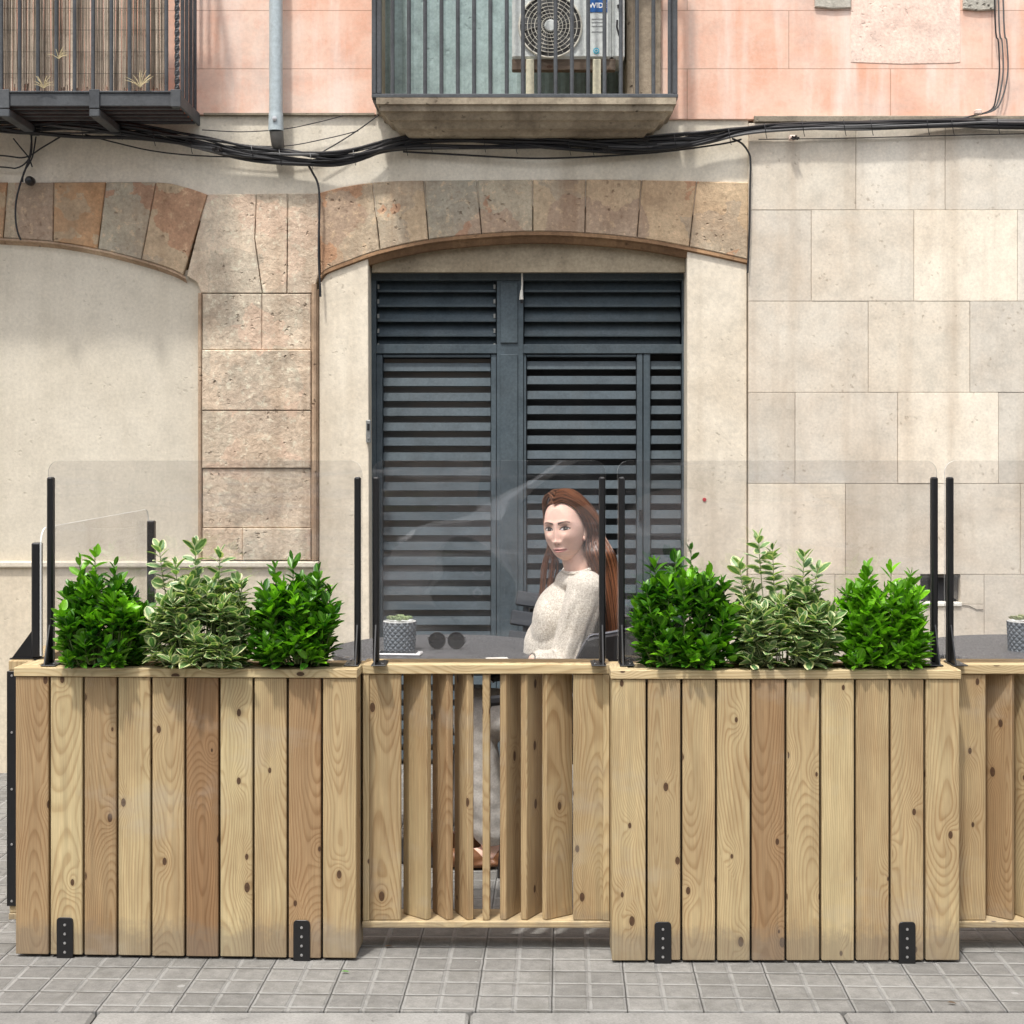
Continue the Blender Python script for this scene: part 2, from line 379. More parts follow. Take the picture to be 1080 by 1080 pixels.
# ================================================================== SETTING: ground
def ground_mat():
    m, nt, p = newmat('paving_tiles')
    g = geo_coords(nt, rot=(0, 0, R(1.6)), loc=(.034, .018, 0))
    s = N(nt, 'ShaderNodeSeparateXYZ', {'Vector': g})
    dn = noise(nt, geo_coords(nt), 14, 4)
    jit = M_(nt, 'MULTIPLY', M_(nt, 'SUBTRACT', dn, .5), .004)
    def edge(c, per, w):
        c = M_(nt, 'ADD', c, jit)
        f = M_(nt, 'FRACT', M_(nt, 'DIVIDE', c, per)); d = M_(nt, 'MULTIPLY', M_(nt, 'MINIMUM', f, M_(nt, 'SUBTRACT', 1.0, f)), per)
        return M_(nt, 'SUBTRACT', 1.0, M_(nt, 'DIVIDE', d, w), clamp=True), d
    e1, _ = edge(s.outputs[0], .1, .0095); e2, _ = edge(s.outputs[1], .1, .0095)
    t1, _ = edge(s.outputs[0], .2, .0022); t2, _ = edge(s.outputs[1], .2, .0022)
    gro = M_(nt, 'MAXIMUM', e1, e2); tj = M_(nt, 'MAXIMUM', t1, t2)
    fl = N(nt, 'ShaderNodeCombineXYZ', {'X': M_(nt, 'FLOOR', M_(nt, 'DIVIDE', s.outputs[0], .2)), 'Y': M_(nt, 'FLOOR', M_(nt, 'DIVIDE', s.outputs[1], .2))})
    wn_ = N(nt, 'ShaderNodeTexWhiteNoise', {'Vector': fl.outputs[0]}, noise_dimensions='2D')
    n1 = noise(nt, g, 2.4, 6, .65, .5); n2 = noise(nt, g, 30, 5, .7); n3 = noise(nt, g, 210, 3, .7)
    c = mix(nt, ramp(nt, n1, [(.3, 0.0), (.7, 1.0)]), (.190, .184, .170), (.255, .247, .230))
    c = mix(nt, 1.0, c, ramp(nt, wn_.outputs[0], [(0, .80), (1, 1.10)]), 'MULTIPLY')
    c = mix(nt, 1.0, c, ramp(nt, n2, [(.3, .74), (.7, 1.16)]), 'MULTIPLY')
    c = mix(nt, 1.0, c, ramp(nt, n3, [(.3, .80), (.7, 1.14)]), 'MULTIPLY')
    gm = M_(nt, 'MULTIPLY', ramp(nt, gro, [(0, 0), (.35, 1)]), ramp(nt, noise(nt, g, 9, 4), [(.25, .35), (.6, .9)]))
    c = mix(nt, gm, c, (.32, .314, .297))
    c = mix(nt, M_(nt, 'MULTIPLY', tj, .8), c, (.07, .068, .062))
    vo = N(nt, 'ShaderNodeTexVoronoi', {'Vector': g, 'Scale': 7.0})
    c = mix(nt, M_(nt, 'MULTIPLY', M_(nt, 'LESS_THAN', vo.outputs['Distance'], .06), .35), c, (.10, .095, .09))
    st = noise(nt, geo_coords(nt, loc=(4, 2, 0)), 3.2, 7, .7, .8); c = mix(nt, ramp(nt, st, [(.52, 0), (.66, .5)]), c, (.12, .115, .10))
    st2 = noise(nt, geo_coords(nt, loc=(9, 7, 0)), 26, 5, .75); c = mix(nt, ramp(nt, st2, [(.62, 0), (.70, .55)]), c, (.10, .095, .085))
    gum = N(nt, 'ShaderNodeTexVoronoi', {'Vector': g, 'Scale': 5.3}); gsep = N(nt, 'ShaderNodeSeparateColor', {'Color': gum.outputs['Color']})
    c = mix(nt, M_(nt, 'MULTIPLY', M_(nt, 'MULTIPLY', M_(nt, 'LESS_THAN', gum.outputs['Distance'], .055), M_(nt, 'GREATER_THAN', gsep.outputs[0], .45)), .55), c, (.36, .355, .34))
    nt.links.new(c, p.inputs['Base Color']); p.inputs['Roughness'].default_value = .88
    h = M_(nt, 'ADD', M_(nt, 'MULTIPLY', gro, -1.0), M_(nt, 'MULTIPLY', n2, .25))
    h = M_(nt, 'ADD', M_(nt, 'ADD', h, M_(nt, 'MULTIPLY', tj, -.6)), M_(nt, 'MULTIPLY', n3, .15))
    bump(nt, p, h, 1.0, .008)
    return m
PAV = ground_mat()
ASPH = masonry('asphalt', (.14, .14, .14), (.16, .158, .15), (.10, .10, .10), fine=160, streak=0, pits=0)
GRAN = masonry('kerb_granite', (.27, .264, .248), (.24, .235, .222), (.26, .25, .23), fine=140, streak=0, pits=.5)
YK = FPX * CH / (1067 - CY) # front edge line of paving
mb = MB(); mb.box(-40, 40, YK + .002, 14, -.30, 0.0)
tag(mb.build('pavement', PAV), kind='structure')
mb = MB()
x = -40.0; xs = [-40.0]
k = -1.03
while x < 40: x += .98; xs.append(x)
off = P(95, 1075, 4.0).x
xs = [off + .98 * i for i in range(-38, 38)]
for i in range(len(xs) - 1): mb.box(xs[i] + .0025, xs[i + 1] - .0025, YK - .30, YK - .004, -.30, .001, b=.008)
tag(mb.build('kerb', GRAN), kind='structure')
mb = MB(); mb.box(-60, 60, -60, YK - .304, -.5, -.13); tag(mb.build('road', ASPH), kind='structure')
mb = MB(); mb.box(-60, 60, -200, 200, -.9, -.55); tag(mb.build('ground', ASPH), kind='structure')

# ================================================================== BUILDING
WY = 7.0
PLAST = masonry('beige_plaster', srgb(218, 210, 194), srgb(208, 199, 180), srgb(190, 179, 158), mot=.4, var=.08, bumpk=.35, fine=70, stain_amt=.32, pits=.25, streak=.25, bdist=.004)
PLAST2 = masonry('jamb_plaster', srgb(230, 220, 202), srgb(218, 207, 186), srgb(190, 172, 146), mot=.5, var=.08, bumpk=.4, fine=60, stain_amt=.35, pits=.35, streak=.35, bdist=.005)
BANDM = masonry('band_plaster', srgb(224, 213, 192), srgb(232, 225, 210), srgb(196, 183, 160), mot=.5, var=.08, bumpk=.35, fine=70, stain_amt=.45, pits=.25, streak=.3, bdist=.004)
STONE = masonry('arch_stone', srgb(206, 180, 146), srgb(180, 174, 156), srgb(150, 112, 82), var=.30, bumpk=1.0, fine=60, stain_amt=.4, pits=.5, streak=.5, bdist=.008, patch=(srgb(186, 128, 98), srgb(172, 164, 148), 4.5))
STONEO = masonry('orange_stone', srgb(186, 140, 100), srgb(194, 160, 124), srgb(180, 158, 130), var=.2, bumpk=1.0, fine=60, stain_amt=.7, pits=.8, streak=.4, bdist=.008, patch=(srgb(160, 104, 70), srgb(190, 178, 152), 5.0))
PIER = masonry('pier_stone', srgb(222, 208, 186), srgb(212, 190, 166), srgb(176, 148, 122), var=.24, bumpk=1.0, fine=55, stain_amt=.35, pits=.55, streak=.6, bdist=.012, patch=(srgb(214, 184, 162), srgb(186, 176, 158), 5.5))
PIERM = masonry('pier_edge', srgb(196, 172, 146), srgb(180, 156, 130), srgb(136, 108, 86), var=.3, bumpk=.9, fine=60, stain_amt=.8, pits=.6, streak=.3, bdist=.006)
MOULD = masonry('brown_moulding', srgb(150, 120, 90), srgb(128, 100, 76), srgb(92, 70, 52), var=.3, bumpk=.8, fine=60, stain_amt=.6, pits=.6, streak=0, bdist=.006)
CLAD = masonry('limestone_cladding', srgb(230, 219, 200), srgb(216, 209, 196), srgb(200, 178, 152), mot=.6, var=.22, bumpk=.3, fine=85, stain_amt=.42, pits=.5, streak=.42, bdist=.004)
DARKB = plain('joint_mortar', srgb(150, 136, 116), .95)
WHITEC = plain('white_plaster', srgb(226, 222, 212), .9)

def render_mat():
    m, nt, p = newmat('salmon_render')
    g = geo_coords(nt); s = N(nt, 'ShaderNodeSeparateXYZ', {'Vector': g})
    v2 = N(nt, 'ShaderNodeCombineXYZ', {'X': s.outputs[0], 'Y': s.outputs[2]}).outputs[0]
    br = N(nt, 'ShaderNodeTexBrick', {'Vector': N(nt, 'ShaderNodeMapping', {'Vector': v2, 'Location': (.17, -3.188 + .264 * 12, 0)}).outputs[0], 'Scale': 1.0, 'Mortar Size': .0022, 'Mortar Smooth': .3, 'Brick Width': .92, 'Row Height': .264})
    n1 = noise(nt, g, 1.7, 6, .6, .6); n2 = noise(nt, g, 6, 6, .7, .3); n3 = noise(nt, g, 60, 4, .65)
    c = mix(nt, ramp(nt, n1, [(.32, 0), (.66, 1)]), srgb(232, 180, 154), srgb(240, 212, 194))
    c = mix(nt, ramp(nt, n2, [(.46, 0), (.64, .42)]), c, srgb(222, 156, 126))
    c = mix(nt, ramp(nt, noise(nt, geo_coords(nt, (5, 5, .6)), 1, 5, .6), [(.48, 0), (.62, .75)]), c, srgb(242, 224, 212))
    c = mix(nt, ramp(nt, noise(nt, geo_coords(nt, (1.4, 1, 3.0), (3, 1, 2)), 1, 6, .65), [(.50, 0), (.68, .5)]), c, srgb(186, 164, 154))
    c = mix(nt, M_(nt, 'MULTIPLY', br.outputs['Fac'], .55), c, srgb(150, 108, 88))
    c = mix(nt, 1.0, c, ramp(nt, n3, [(.25, .92), (.75, 1.06)]), 'MULTIPLY')
    nt.links.new(c, p.inputs['Base Color']); p.inputs['Roughness'].default_value = .93; p.inputs['Specular IOR Level'].default_value = .2
    bump(nt, p, M_(nt, 'ADD', M_(nt, 'MULTIPLY', br.outputs['Fac'], -.6), M_(nt, 'MULTIPLY', n3, .4)), .4, .004)
    return m
PINK = render_mat()

bld = thing('old_building', 'old street building with salmon upper wall, stone arches and grey louvred door', 'building', (0, WY, 0))
def W(px, py, Y=WY): p = P(px, py, Y); return (p.x, p.z)
def poly(pts, Y=WY): return [W(a, b, Y) for a, b in pts]
def zc(z): return CY - (z - CH) * FPX / WY     # world z -> wall pixel row
GR = zc(-.1)
# backing mass behind everything (seen only in joints), door and window openings left free
mb = MB()
for (a, b_, c, d) in ((-1400, 384, 118, GR), (728, 2600, 118, GR), (384, 728, 118, 235)):
    q = poly([(a, c), (b_, c), (b_, d), (a, d)]); mb.prism(q, 7.06, 7.35)
mb.build('wall_core', DARKB, bld)
mb = MB(); mb.prism(poly([(-1400, -1500), (2600, -1500), (2600, GR), (-1400, GR)]), 7.6, 7.8); mb.build('inner_wall', plain('dark_interior', (.02, .02, .022), .9), bld)
# upper salmon render with balcony window openings
WL, WR, WT = 399, 662, -470
mb = MB()
for q in ([(-1400, -1500), (WL, -1500), (WL, 121), (-1400, 121)], [(WR, -1500), (2600, -1500), (2600, 126), (WR, 126)], [(WL, -1500), (WR, -1500), (WR, WT), (WL, WT)]):
    mb.prism(poly(q), 7.0, 7.5, bev=.003)
mb.build('salmon_wall', PINK, bld)
# paler repair patch and chipped plaster on the salmon wall
mb = MB(); mb.prism(poly([(897, -160), (1012, -160), (1013, 66), (1004, 67), (950, 68), (897, 66)]), 6.9975, 7.02, bev=.003)
mb.build('repair_patch', masonry('pale_patch', srgb(243, 216, 200), srgb(244, 222, 208), srgb(234, 194, 172), var=.05, fine=70, stain_amt=.5, pits=.2, streak=.2), bld)
mb = MB()
QM = masonry('pale_chips', srgb(205, 200, 188), srgb(190, 185, 172), srgb(150, 142, 128), fine=60, pits=1, bumpk=1, bdist=.01)
for q in ([(858, -60), (898, -60), (897, 9), (878, 10), (859, 8)], [(1016, -60), (1052, -60), (1050, 11), (1030, 12), (1015, 10)]):
    mb = MB(); mb.prism(poly(q), 6.985, 7.02, bev=.004); mb.build('bare_stone', QM, bld)

# arches : outer (extrados) and inner (intrados) curves in pixels
def interp(tab, x):
    for (a, b), (c, d) in zip(tab, tab[1:]):
        if a <= x <= c: return b + (d - b) * (x - a) / (c - a)
    return tab[0][1] if x < tab[0][0] else tab[-1][1]
def dense(tab, k=8):
    v = catmull([Vector((a, b, 0)) for a, b in tab], k); return [(p.x, p.y) for p in v]
LEX = dense([(-60, 190), (0, 192), (80, 192), (165, 192), (195, 197), (219, 205)])
LIN = dense([(-60, 249), (0, 251), (57, 255), (105, 263), (149, 274), (180, 284), (196, 292)])
CEX = dense([(336, 203), (360, 197), (395, 192), (450, 190), (620, 189), (700, 190), (792, 192)])
CIN = dense([(338, 290), (345, 284), (365, 276), (400, 264), (450, 253), (505, 247), (560, 244), (620, 246), (680, 252), (735, 262), (790, 274)])
def voussoirs(mb, ex, inn, joints, mir=None, y0=7.0, tints=None, g=.0022):
    for i, ((a, b), (c, d)) in enumerate(zip(joints, joints[1:])):
        top = [(a, interp(ex, a))] + [p for p in ex if a < p[0] < c] + [(c, interp(ex, c))]
        bot = [(b, interp(inn, b))] + [p for p in inn if b < p[0] < d] + [(d, interp(inn, d))]
        q = top + bot[::-1]
        if mir is not None: q = [(2 * mir - x_, y_) for x_, y_ in q]
        q = poly(q)
        cx = sum(p[0] for p in q) / len(q); cz = sum(p[1] for p in q) / len(q)
        w_ = max(p[0] for p in q) - min(p[0] for p in q)
        q = [(cx + (x_ - cx) * (1 - 2 * g / w_), cz + (z_ - cz) * (1 - g / w_)) for x_, z_ in q]
        yy = y0 + random.uniform(-.004, .004)
        mb.prism(q, yy, 7.062, bev=.004, tint=tints[i] if tints else None)
LJ = [(-60, -60), (8, 3), (57, 56), (112, 103), (165, 149), (219, 193)]
CJ = [(336, 338), (393, 401), (447, 452), (503, 508), (562, 562), (618, 617), (677, 672), (735, 727), (790, 789)]

def split_v(joints, ex, inn, orange, tints, mir=None):
    for i in range(len(joints) - 1):
        mbv = MB(); voussoirs(mbv, ex, inn, joints[i:i + 2], mir, tints=[tints[i]]); mbv.build('arch_stone', STONEO if i in orange else STONE, bld)
split_v(LJ, LEX, LIN, (0, 2), [(.2, .3, 0), (.75, .55, 0), (.3, .3, 0), (.9, .5, 0), (.35, .75, 0)])
split_v(LJ, LEX, LIN, (2,), [(.2, .3, 0), (.75, .55, 0), (.3, .3, 0), (.9, .5, 0), (.35, .75, 0)], mir=-60)
split_v(CJ, CEX, CIN, (), [(.1, .55, 0), (.35, .8, 0), (1.0, .15, 0), (.8, .65, 0), (.4, .5, 0), (.3, .75, 0), (.15, .8, 0), (.2, .75, 0)])

# moulding (chamfer) strip under each arch
def strip(mb, inn, dy, mir=None, joints=()):
    for i in range(len(inn) - 1):
        (a, b), (c, d) = inn[i], inn[i + 1]
        if mir is not None: a, c = 2 * mir - a, 2 * mir - c
        pr = [(0, 7.004), (dy * .35, 6.996), (dy * .5, 7.012), (dy, 7.03), (dy, 7.16)]
        A = [P(a, b + q, WY) for q, _ in pr]; B = [P(c, d + q, WY) for q, _ in pr]
        for v, (q, y) in zip(A, pr): v.y = y
        for v, (q, y) in zip(B, pr): v.y = y
        tt = (random.random() * .3 + (i // 6 % 3) * .3, .3 + .2 * (i // 5 % 3), 0)
        for k in range(len(pr) - 1): mb.add([A[k], B[k], B[k + 1], A[k + 1]], [(0, 1, 2, 3)], None, tt)
mb = MB(); strip(mb, CIN, 11); mb.build('arch_moulding', MOULD, bld)
mb = MB(); strip(mb, LIN, 6.5); mb.build('arch_moulding', PIERM, bld)
mb = MB(); strip(mb, LIN, 6.5, mir=-60); mb.build('arch_moulding', PIERM, bld)

# plaster band between arches and salmon wall
mid_l = [(x_, (interp(LEX, x_) + interp(LIN, x_)) / 2) for x_ in range(-60, 200, 10)]
mid_c = [(x_, (interp(CEX, x_) + interp(CIN, x_)) / 2) for x_ in range(350, 791, 10)]
low = [(-1400, 240), (-320, 240)] + [(-120 - x_, y_) for x_, y_ in mid_l[::-1]] + mid_l + [(215, 230), (330, 230)] + mid_c
mb = MB(); mb.prism(poly([(-1400, 122), (789.5, 122), (789.5, mid_c[-1][1])] + low[::-1]), 7.012, 7.061)
mb.build('plaster_band', BANDM, bld)
mb = MB(); mb.prism(poly([(795, 123), (2600, 123), (2600, 130), (795, 130)]), 6.974, 7.06, bev=.004)
mb.prism(poly([(215, 119.4), (395, 119.4), (395, 121.6), (215, 121.6)]), 6.993, 7.02)
mb.build('ledge', masonry('grey_ledge', srgb(170, 160, 140), srgb(150, 140, 124), srgb(110, 100, 88)), bld)
# left infill under the arch
mb = MB()
inf = [(x_, interp(LIN, x_) - 4) for x_ in range(-60, 196, 8)] + [(196, 284), (216, 296), (216, 312)]
q = [(-331, 594)] + [(-120 - x_, y_) for x_, y_ in inf[::-1]] + inf[1:] + [(216, 594)]
mb.prism(poly(q), 7.028, 7.061); mb.build('infill_plaster', PLAST, bld)
# pier stones
def blocks(mb, rows, y0, g=1.0, jit=.006, bev=.004, yb=7.061, tints=None):
    k = 0
    for (t, b_, xsj) in rows:
        for a, c in zip(xsj, xsj[1:]):
            q = poly([(a + g * .35, t + g * .35), (c - g * .35, t + g * .35), (c - g * .35, b_ - g * .35), (a + g * .35, b_ - g * .35)])
            mb.prism(q, y0 + random.uniform(-jit, jit), yb, bev=bev, tint=tints[k] if tints else None); k += 1
mb = MB()
for q, tt in (([(219, 205), (270, 204.5), (268, 252), (276, 309), (212, 309), (208, 298), (197, 291), (207, 250)], (.3, .6, 0)), ([(271, 204.5), (303, 204), (302, 309), (277, 309), (269, 252)], (.8, .75, 0)), ([(304, 204), (335, 204), (336, 289), (330, 309), (303, 309)], (.2, .45, 0))):
    mb.prism(poly(q), 7.001 + random.uniform(-.003, .003), 7.061, bev=.003, tint=tt)
blocks(mb, [(309.5, 369, [213, 276, 328]), (369, 433, [213, 328]), (433, 494, [213, 328]), (494, 557, [213, 328]), (557, 591, [213, 256, 328])], 7.0, g=.6)
mb.build('pier_stones', PIER, bld)
mb = MB(); mb.tube([P(331.5, 300, 7.0), P(331.5, 591, 7.0)], .012, 8); mb.prism(poly([(328, 305), (335.5, 305), (335.5, 591), (328, 591)]), 7.006, 7.061, bev=.002)
mb.prism(poly([(209, 309), (212.5, 309), (212.5, 591), (209, 591)]), 6.995, 7.061, bev=.004)
mb.build('pier_moulding', PIERM, bld)
# mirrored far pier left (outside the frame) + plain wall beyond
mb = MB(); blocks(mb, [(205, 300, [-456, -332])] + [(300 + 60 * i, 360 + 60 * i, [-456, -400, -332]) for i in range(5)], 7.0)
mb.build('far_pier_stones', PIER, bld)
mb = MB(); mb.prism(poly([(-1400, 240), (-457, 240), (-457, 594), (-1400, 594)]), 7.02, 7.061); mb.build('far_plaster', PLAST, bld)
# plinth
mb = MB(); mb.prism(poly([(-1400, 599), (334, 599), (334, GR), (-1400, GR)]), 7.004, 7.061); mb.build('plinth', PLAST2, bld)
mb = MB(); mb.prism(poly([(-1400, 592), (336, 592), (336, 598.6), (-1400, 598.6)]), 6.984, 7.061, bev=.006); mb.build('plinth_moulding', PLAST, bld)
# jambs and tympanum
mb = MB()
cl = [(x_, interp(CIN, x_) + 3) for x_ in range(346, 391, 6)]
mb.prism(poly([(336.5, 300)] + cl + [(390, GR), (336.5, GR)]), 7.010, 7.30, bev=.003); mb.build('door_jamb', PLAST2, bld); mb = MB()
cr_ = [(x_, interp(CIN, x_) + 3) for x_ in range(725, 789, 9)]
mb.prism(poly([(725, GR)] + cr_ + [(788, 279), (788, GR)]), 7.010, 7.30, bev=.003)
mb.build('door_jamb', PLAST2, bld)
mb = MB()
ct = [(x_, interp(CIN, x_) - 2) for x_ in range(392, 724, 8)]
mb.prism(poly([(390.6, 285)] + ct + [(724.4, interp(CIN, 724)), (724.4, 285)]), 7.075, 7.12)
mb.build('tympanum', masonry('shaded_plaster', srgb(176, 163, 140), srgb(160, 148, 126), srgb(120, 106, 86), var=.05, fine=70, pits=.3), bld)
# limestone cladding
rowsC = [(130.5, 222, [789, 902, 996, 1096, 1200, 1310, 1400]), (222, 318, [789, 855, 963, 1072, 1180, 1290, 1400]), (318, 414, [789, 915, 1022, 1130, 1240, 1400]),
         (414, 510, [789, 838, 946, 1052, 1160, 1270, 1400]), (510, 605.5, [789, 891, 983, 1075, 1180, 1290, 1400]),
         (605.5, 637, [789, 880, 970]), (637, 700, [789, 850, 940, 1037]), (605.5, 637, [1012, 1037]), (605.5, 700, [1037, 1140, 1250, 1400]), (700, GR, [789, 900, 1010, 1120, 1240, 1400])]
mb = MB(); blocks(mb, rowsC, 6.985, jit=.0012, bev=.0014, g=.6)
far = [(130 + 96 * i, 226 + 96 * i, [1400 + (i % 2) * 40] + [1500 + 110 * k_ + (i % 2) * 40 for k_ in range(10)]) for i in range(7)]
blocks(mb, far, 6.985, jit=.0012, bev=.0018, g=.9)
mb.build('limestone_cladding', CLAD, bld)
# vent recess in the cladding
mb = MB(); mb.prism(poly([(970.5, 606), (1011.5, 606), (1011.5, 609), (970.5, 609)]), 7.0, 7.06)
mb.prism(poly([(1001, 609), (1011.5, 609), (1011.5, 633), (1004, 630)]), 7.02, 7.06); mb.build('vent_lining', plain('vent_grey', srgb(92, 88, 84), .8), bld)
mb = MB(); mb.prism(poly([(969.5, 635), (1013, 635), (1013, 639), (969.5, 639)]), 6.975, 7.06, bev=.003); vs_ = mb.build('vent_sill', WHITEC, bld)
mb = MB(); mb.prism(poly([(971, 609), (1011, 609), (1011, 635), (971, 635)]), 7.052, 7.059); mb.build('vent', plain('vent_dark', srgb(50, 50, 54), .7), bld)
# crack + red dot
mb = MB(); mb.tube([P(1012, 638, 6.982), P(1022, 639, 6.982), P(1030, 643, 6.982), P(1037, 643, 6.982)], .0016, 4); mb.build('crack', plain('crack_dark', (.05, .045, .04), .9), bld)
mb = MB(); mb.lathe([(.0, -.002), (.008, -.002), (.009, 0), (.009, .01)], P(743, 527, 7.008), 16, axis='y'); mb.build('red_dot', plain('red_paint', (.45, .02, .03), .5), bld)

# ------------------------------------------------------------------ louvred door
DY = 7.17
def D(px, py, Y=DY): p = P(px, py, Y); return p.x, p.z
DM = masonry('door_paint', srgb(71, 82, 89), srgb(77, 88, 94), srgb(96, 101, 102), var=.10, bumpk=.15, fine=80, rough=.5, stain_amt=.3, pits=0, streak=.3, bdist=.002)
DK = plain('door_dark_gap', (.012, .014, .017), .6)
door = tag(bpy.data.objects.new('door', None), 'tall grey louvred door of two leaves'); col.objects.link(door); door.parent = bld; door.location = (0, 0, 0)
def dbox(mb, x0, x1, y0, y1, Ya, Yb, b=.002):
    X0, Z1 = D(x0, y0); X1, Z0 = D(x1, y1); mb.box(X0, X1, Ya, Yb, Z0, Z1, b=b)
GB = zc(0.0) - 2
mb = MB()
dbox(mb, 391, 724, 284, 296, 7.15, 7.24); dbox(mb, 391, 397, 296, GB, 7.15, 7.24); dbox(mb, 719, 724.5, 296, GB, 7.15, 7.24)
dbox(mb, 524, 552, 296, GB, 7.155, 7.24); dbox(mb, 528, 546, 298, 362, 7.147, 7.16); dbox(mb, 528, 546, 374, GB, 7.147, 7.16)
dbox(mb, 397, 524, 363.5, 373, 7.152, 7.24); dbox(mb, 552, 719, 363.5, 373, 7.152, 7.24)
dbox(mb, 397, 403.5, 374, GB, 7.16, 7.235); dbox(mb, 518, 523.5, 374, GB, 7.16, 7.235); dbox(mb, 404, 517.5, 374, 377, 7.162, 7.235)
dbox(mb, 552.5, 555, 374, GB, 7.16, 7.235); dbox(mb, 671.5, 677.5, 373.5, GB, 7.157, 7.235); dbox(mb, 678.5, 685.5, 373.5, GB, 7.157, 7.235); dbox(mb, 555.5, 671, 374, 376.5, 7.162, 7.235)
mb.build('door_frame', DM, door)
def louvres(name, x0, x1, y0, y1, pitch, style, mat=DM):
    mb = MB(); y = y0
    while y < y1:
        X0, Zc = D(x0, y + pitch * .5); X1, _ = D(x1, y)
        ph = pitch * DY / FPX
        if style == 'tilt':   # inclined blades with a turned lip at the lower front edge
            M = Matrix.Translation(((X0 + X1) / 2, 7.205, Zc)) @ Matrix.Rotation(R(-38), 4, 'X')
            mb.box(-(X1 - X0) / 2, (X1 - X0) / 2, -.004, .002, -ph * .62, ph * .62, b=.001, xf=M)
            e = M @ Vector((0, -.001, -ph * .62)); mb.box(X0, X1, e.y - .008, e.y, e.z - .004, e.z + .008, b=.0015)
        else:                 # flat slats with a gap
            M = Matrix.Translation(((X0 + X1) / 2, 7.185, Zc)) @ Matrix.Rotation(R(-14), 4, 'X')
            mb.box(-(X1 - X0) / 2, (X1 - X0) / 2, -.006, .003, -ph * .29, ph * .29, b=.0015, xf=M)
        y += pitch
    return mb.build(name, mat, door)
louvres('transom_louvres', 398, 523, 292, 361, 15.6, 'tilt'); louvres('transom_louvres', 553, 718, 292, 361, 15.6, 'tilt')
louvres('leaf_louvres', 404, 517.5, 379.5, GB - 12, 15.75, 'flat'); louvres('leaf_louvres', 555.5, 671, 377.5, GB - 12, 15.75, 'flat'); louvres('side_louvres', 686, 718.5, 377.5, GB - 12, 15.75, 'flat')
mb = MB(); dbox(mb, 396, 720, 290, GB, 7.25, 7.262, b=0); mb.build('door_back', DK, door)
gm, gnt, gp = newmat('door_window_glass'); gp.inputs['Base Color'].default_value = (.13, .135, .135, 1); gp.inputs['Roughness'].default_value = .05; gp.inputs['Specular IOR Level'].default_value = .9  # base colour lightened to imitate a veil of reflections on the pane
mb = MB(); dbox(mb, 404, 517.5, 378, GB, 7.225, 7.23, b=0); mb.build('window_pane', gm, door)
GREYC = plain('latch_grey', srgb(50, 54, 58), .4, .4)
mb = MB(); dbox(mb, 673.5, 677, 537, 549, 7.140, 7.157); dbox(mb, 674.5, 676, 540, 546, 7.128, 7.141); mb.build('latch', GREYC, door)
CLP = plain('clip_pale', srgb(150, 152, 148), .5)
for k in range(5):
    for xx in (398.8, 521.5): mb = MB(); dbox(mb, xx - 1, xx + 1, 300 + 15.5 * k, 304.5 + 15.5 * k, 7.175, 7.18, b=.0005); mb.build('louvre_clip', CLP, door)
# intercom on the jamb
t = thing('intercom', 'small grey intercom box on the left door jamb', 'intercom', P(389.5, 467, 7.0))
mb = MB(); q = P(389, 455, 7.0); mb.box(q.x - .012, q.x + .010, 6.985, 7.012, q.z - .052, q.z + .052, b=.004, tint=(0, 0, 0)); mb.build('case', plain('intercom_grey', srgb(150, 152, 150), .35, .5), t)
mb = MB(); mb.box(q.x - .006, q.x + .005, 6.982, 6.986, q.z + .005, q.z + .035); mb.build('speaker_grille', BLACK, t)
mb = MB(); mb.lathe([(0, -.004), (.004, -.004), (.0045, 0), (.0045, .004)], (q.x, 6.985, q.z - .03), 12, axis='y'); mb.build('button', SCREW, t)
# hanging cord with plug
t = thing('power_cord', 'white cord with a plug hanging from the door head', 'cord', P(551, 318, 7.10))
mb = MB(); mb.tube([P(550.5, 283, 7.12), P(550.7, 300, 7.13), P(550.2, 308, 7.13)], .004, 8); cord = mb.build('cord', WHITEC, t, smooth=True)
mb = MB(); mb.tube([P(550.2, 306, 7.13), P(549.9, 311, 7.13), P(549.9, 316, 7.13)], [.006, .010], 10); plug = mb.build('plug', WHITEC, t, smooth=True)
mb = MB(); mb.tube([P(550, 316, 7.13), P(550.4, 320, 7.13)], [.007, .006], 10); mb.build('plug_tip', BLACK, plug)

# ------------------------------------------------------------------ upper window with surround and ribbed door
mb = MB()
mb.prism(poly([(663, -470), (697, -470), (697, 126), (663, 126)]), 6.975, 7.02, bev=.004); mb.prism(poly([(660.5, -470), (668, -470), (668, 126), (660.5, 126)]), 6.965, 7.3, bev=.006)
mb.prism(poly([(397, -470), (402, -470), (402, 122), (397, 122)]), 6.985, 7.3, bev=.004)
mb.build('window_surround', masonry('surround_stone', srgb(196, 182, 160), srgb(180, 166, 146), srgb(120, 106, 90), fine=60, pits=1, bumpk=.9, bdist=.01, streak=.6), bld)
mb = MB(); z0 = W(0, 118)[1]; z1 = W(0, -470)[1]
x = P(403, 0, 7.2).x; xe = P(660, 0, 7.2).x
zz = []
k = 0
while x < xe:
    zz.append((x, 7.20 + (.012 if k % 4 in (0, 1) else 0))); x += .0185; k += 1
vs = []; fs = []
for (a, b_) in zz: vs += [(a, b_, z0), (a, b_, z1)]
for i in range(len(zz) - 1): fs.append((2 * i, 2 * i + 2, 2 * i + 3, 2 * i + 1))
mb.add(vs, fs); shut = mb.build('shutter', masonry('shutter_paint', srgb(166, 184, 182), srgb(160, 178, 178), srgb(140, 158, 156), var=.1, fine=50, pits=.2, bumpk=.6), bld)

